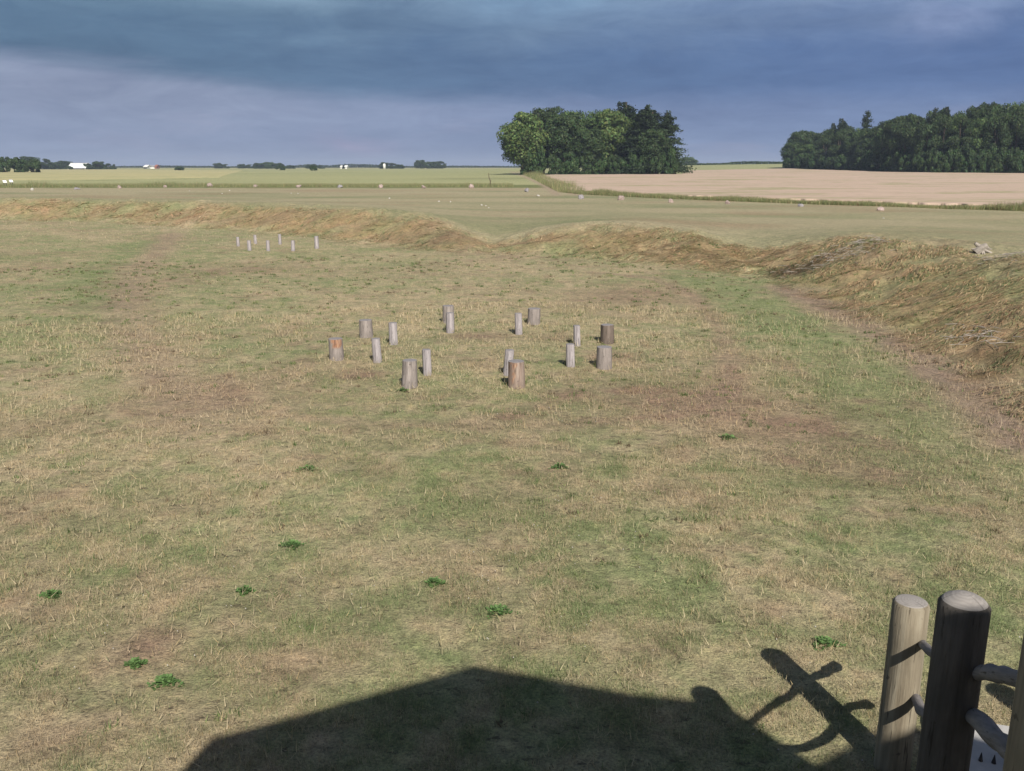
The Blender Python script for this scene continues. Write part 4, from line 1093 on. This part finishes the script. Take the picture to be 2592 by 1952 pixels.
railing_l = []
def rpost(p, h, lean, lab, seed, dome, mat='post'):
    z0 = zg(*p)
    e = wood_post('railing_post', p[0], p[1], z0, rP, h - z0, seed, M[mat], M['postend'], lean, body='post_body', top='post_top', dome=dome, flute=.008, taper=.02, seg=48, rings=14, chamfer=.018, sink=.4)
    return tag(e, lab, 'post', 'round posts of the stair railing')
rpost(PA, hA, (0, 0), 'sunlit round railing post striped by rail shadows, beside the darker thicker one', 201, .01)
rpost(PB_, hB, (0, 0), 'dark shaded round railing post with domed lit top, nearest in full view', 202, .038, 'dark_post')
rpost(PC - np.array([.03, 0]), hC, (0, 0), 'railing post cut off by the right picture edge', 203, .02)
rpost(PA + perp * WST, hA, (0, 0), 'lowest post of the opposite stair railing, beyond the right edge', 204, .02)
rpost(PB_ + STEP * .35 + perp * WST, hB + rise * .35, (0, 0), 'middle post of the opposite stair railing, beyond the right edge', 205, .02)
rpost(PC + perp * WST, hC, (0, 0), 'upper post of the opposite stair railing, beyond the right edge', 206, .02)

def crooked(name, pts, rads, lab, seed, group='crooked log rails of the stair railing'):
    g = random.Random(seed); P3 = []; R3 = []; n = 34
    pts = [Vector(p) for p in pts]
    for i in range(n + 1):
        t = i / n * (len(pts) - 1); k = min(int(t), len(pts) - 2); f = t - k
        p0, p1, p2, p3 = pts[max(k - 1, 0)], pts[k], pts[k + 1], pts[min(k + 2, len(pts) - 1)]
        p = .5 * ((2 * p1) + (p2 - p0) * f + (2 * p0 - 5 * p1 + 4 * p2 - p3) * f * f + (3 * p1 - p0 - 3 * p2 + p3) * f ** 3)
        p = p + Vector((g.uniform(-1, 1), 0, g.uniform(-1, 1))) * .010 + Vector((0, 0,   .009 * math.sin(i * .8 + seed * 2)))
        P3.append(p); R3.append((rads[k] * (1 - f) + rads[k + 1] * f) * (1 + .12 * math.sin(i * .55 + seed) + .05 * g.uniform(-1, 1)))
    R3[0] *= .8; R3[-1] *= .8
    bm = bmesh.new(); tube(bm, P3, R3, 16)
    o = bmobj(name, bm, M['rail']); return tag(o, lab, 'rail', group)

def railpt(k, off, side=0.0):
    """point on railing line k (0=A,1=B,2=C), off metres below post tops, side metres to the stair side"""
    p = PA + STEP * k + perp * side; h = np.interp(k, [-1, 0, 1, 2, 3], [hA - rise, hA, hB, hC, hC + rise]) - off
    return (p[0], p[1], h)
sd = rP * .75
crooked('log_rail', [railpt(-.42, .34, sd), railpt(0, .30, sd), railpt(.5, .34, sd), railpt(1.02, .36, sd * .9), railpt(1.4, .31, sd), railpt(2.1, .33, sd)], [.042, .032, .025, .030, .036, .040], 'upper crooked log rail passing behind the dark post', 1)
crooked('log_rail', [railpt(-.30, .74, sd), railpt(0, .68, sd), railpt(.45, .78, sd), railpt(1.0, .60, sd), railpt(1.5, .63, sd), railpt(2.1, .70, sd)], [.038, .032, .030, .036, .046, .052], 'lower crooked log rail passing behind the dark post', 2)
crooked('log_rail', [railpt(-.2, .32, WST), railpt(1, .32, WST), railpt(2.1, .3, WST)], [.05, .05, .05], 'upper log rail of the opposite railing beyond the right edge', 3)
crooked('log_rail', [railpt(-.2, .72, WST), railpt(1, .7, WST), railpt(2.1, .7, WST)], [.05, .05, .05], 'lower log rail of the opposite railing beyond the right edge', 4)

# stairs
e = empty('staircase', (PA[0], PA[1], zg(*PA)), math.atan2(perp[1], perp[0]))   # local x = across, local -y = up the stair
NST = 11; rs_ = .19; rn_ = run / rise * rs_
for i in range(1, NST + 1):
    bm = bmesh.new(); box(bm, .16, WST - .16, -rn_ * (i + 1) - .02, -rn_ * i - .16 + .0, rs_ * i - .05, rs_ * i)
    bmobj('tread', bm, M['plank'], e, False)
for s in (.10, WST - .16):
    bm = bmesh.new(); L_ = rn_ * (NST + 1)
    v = [bm.verts.new(p) for p in [(s, -.2, -.15), (s, -.2, .1), (s, -L_, rs_ * (NST + .6)), (s, -L_, rs_ * (NST - .9)), (s + .06, -.2, -.15), (s + .06, -.2, .1), (s + .06, -L_, rs_ * (NST + .6)), (s + .06, -L_, rs_ * (NST - .9))]]
    for f in [(0, 1, 2, 3), (4, 7, 6, 5), (0, 4, 5, 1), (1, 5, 6, 2), (2, 6, 7, 3), (3, 7, 4, 0)]: bm.faces.new([v[k] for k in f])
    bmobj('stringer', bm, M['plank'], e, False)
tag(e, 'plank staircase between the two log railings, mostly beyond the lower right corner', 'staircase')
# pale slab at the foot
e2 = empty('foot_slab', (PA[0], PA[1], zg(*PA)), math.atan2(perp[1], perp[0]))
bm = bmesh.new(); box(bm, .30, WST - .12, -.20, .62, -.1, .10); bmesh.ops.bevel(bm, geom=list(bm.edges), offset=.012, segments=2, affect='EDGES')
bmobj('slab', bm, M['concrete'], e2, False)
for k in range(7):  # row of small dark tooth-like cones along the slab
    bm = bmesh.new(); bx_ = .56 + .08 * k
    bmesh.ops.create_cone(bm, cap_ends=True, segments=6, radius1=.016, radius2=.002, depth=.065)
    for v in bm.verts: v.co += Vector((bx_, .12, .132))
    bmobj('dark_cone', bm, M['cone_dark'], e2, False)
tag(e2, 'pale concrete slab with small dark cones at the foot of the stairs', 'slab')

# ------------------------------------------------------------------ made-up shelter behind the camera, shaped to cast the big shadow
kx, ky = math.sin(SUN_AZ) / math.tan(SUN_EL), math.cos(SUN_AZ) / math.tan(SUN_EL)
YF = -.25 * H
def back(px, py):                         # shadow point in the photo -> (x, height) of the caster in the plane y = YF
    s = G0(px, py); h = (s[1] - YF) / ky; return s[0] + h * kx, h
pk, lf, ll, rt, nt2, rp2, r3, r4 = [back(*p) for p in [(1200, 1683), (535, 1868), (455, 1956), (1815, 1766), (2062, 1928), (2270, 1822), (2530, 1893), (2700, 1925)]]
e = empty('shadow_caster_shelter', (1.7, -2.5, 0))
def prism(name, poly, y0, y1, mat):
    bm = bmesh.new(); a = [bm.verts.new((p[0] - 1.7, y0 + 2.5, p[1])) for p in poly]; b = [bm.verts.new((p[0] - 1.7, y1 + 2.5, p[1])) for p in poly]
    n = len(poly); bm.faces.new(a); bm.faces.new(b[::-1])
    for i in range(n): bm.faces.new((a[i], b[i], b[(i + 1) % n], a[(i + 1) % n]))
    bmesh.ops.recalc_face_normals(bm, faces=bm.faces)
    return bmobj(name, bm, mat, e, False)
roof = [ll, lf, pk, back(1600, 1756), back(1739, 1768), rt, nt2, (nt2[0] + .05, 5.0), (ll[0] - .25, 5.0)]
prism('roof', roof, YF - 3.2, YF, M['thatch'])
prism('wall', [(ll[0] + .05, 2.46), (nt2[0] + .01, 2.46), (nt2[0] + .01, 4.99), (ll[0] + .05, 4.99)], YF - 3.1, YF - .15, M['plank'])
prism('caster_porch_roof', [(nt2[0] + .003, nt2[1] - .003), rp2, r3, r4, (r4[0], 4.7), (nt2[0] + .06, 4.7)], YF - 3.0, YF - .01, M['thatch'])  # extra caster piece added for the right-hand edge of the shadow
prism('caster_porch_wall', [(nt2[0] + .02, 2.46), (r4[0] - .1, 2.46), (r4[0] - .1, 4.69), (nt2[0] + .02, 4.69)], YF - 3.0, YF - .15, M['plank'])
prism('deck', [(-1.6, 2.3), (r4[0] + .4, 2.3), (r4[0] + .4, 2.45), (-1.6, 2.45)], YF - 3.4, .35, M['plank'])
for x_ in (-1.4, 2.0, 5.0):
    for y_ in (-3.9, .1):
        prism('support_post', [(x_ - .12, -.3), (x_ + .12, -.3), (x_ + .12, 2.29), (x_ - .12, 2.29)], y_ - .12, y_ + .12, M['plank'])
tag(e, 'made-up thatched shelter behind the viewer, added to cast the dark foreground shadow', 'shelter')

# ------------------------------------------------------------------ air
bm = bmesh.new(); box(bm, -9500, 9500, -9500, 9500, -2.0, 60)
m = bpy.data.materials.new('hazy_air'); m.use_nodes = True; t = NT(m.node_tree); t.n.clear()
out = t.add('ShaderNodeOutputMaterial'); pv = t.add('ShaderNodeVolumePrincipled')
pv.inputs['Color'].default_value = (.62, .74, 1.0, 1); pv.inputs['Density'].default_value = .0002; pv.inputs['Anisotropy'].default_value = 0.0
t.l.new(pv.outputs[0], out.inputs['Volume'])
o = bmobj('haze', bm, m, None, False); tag(o, 'thin bluish haze over the plain', 'haze', kind='stuff')
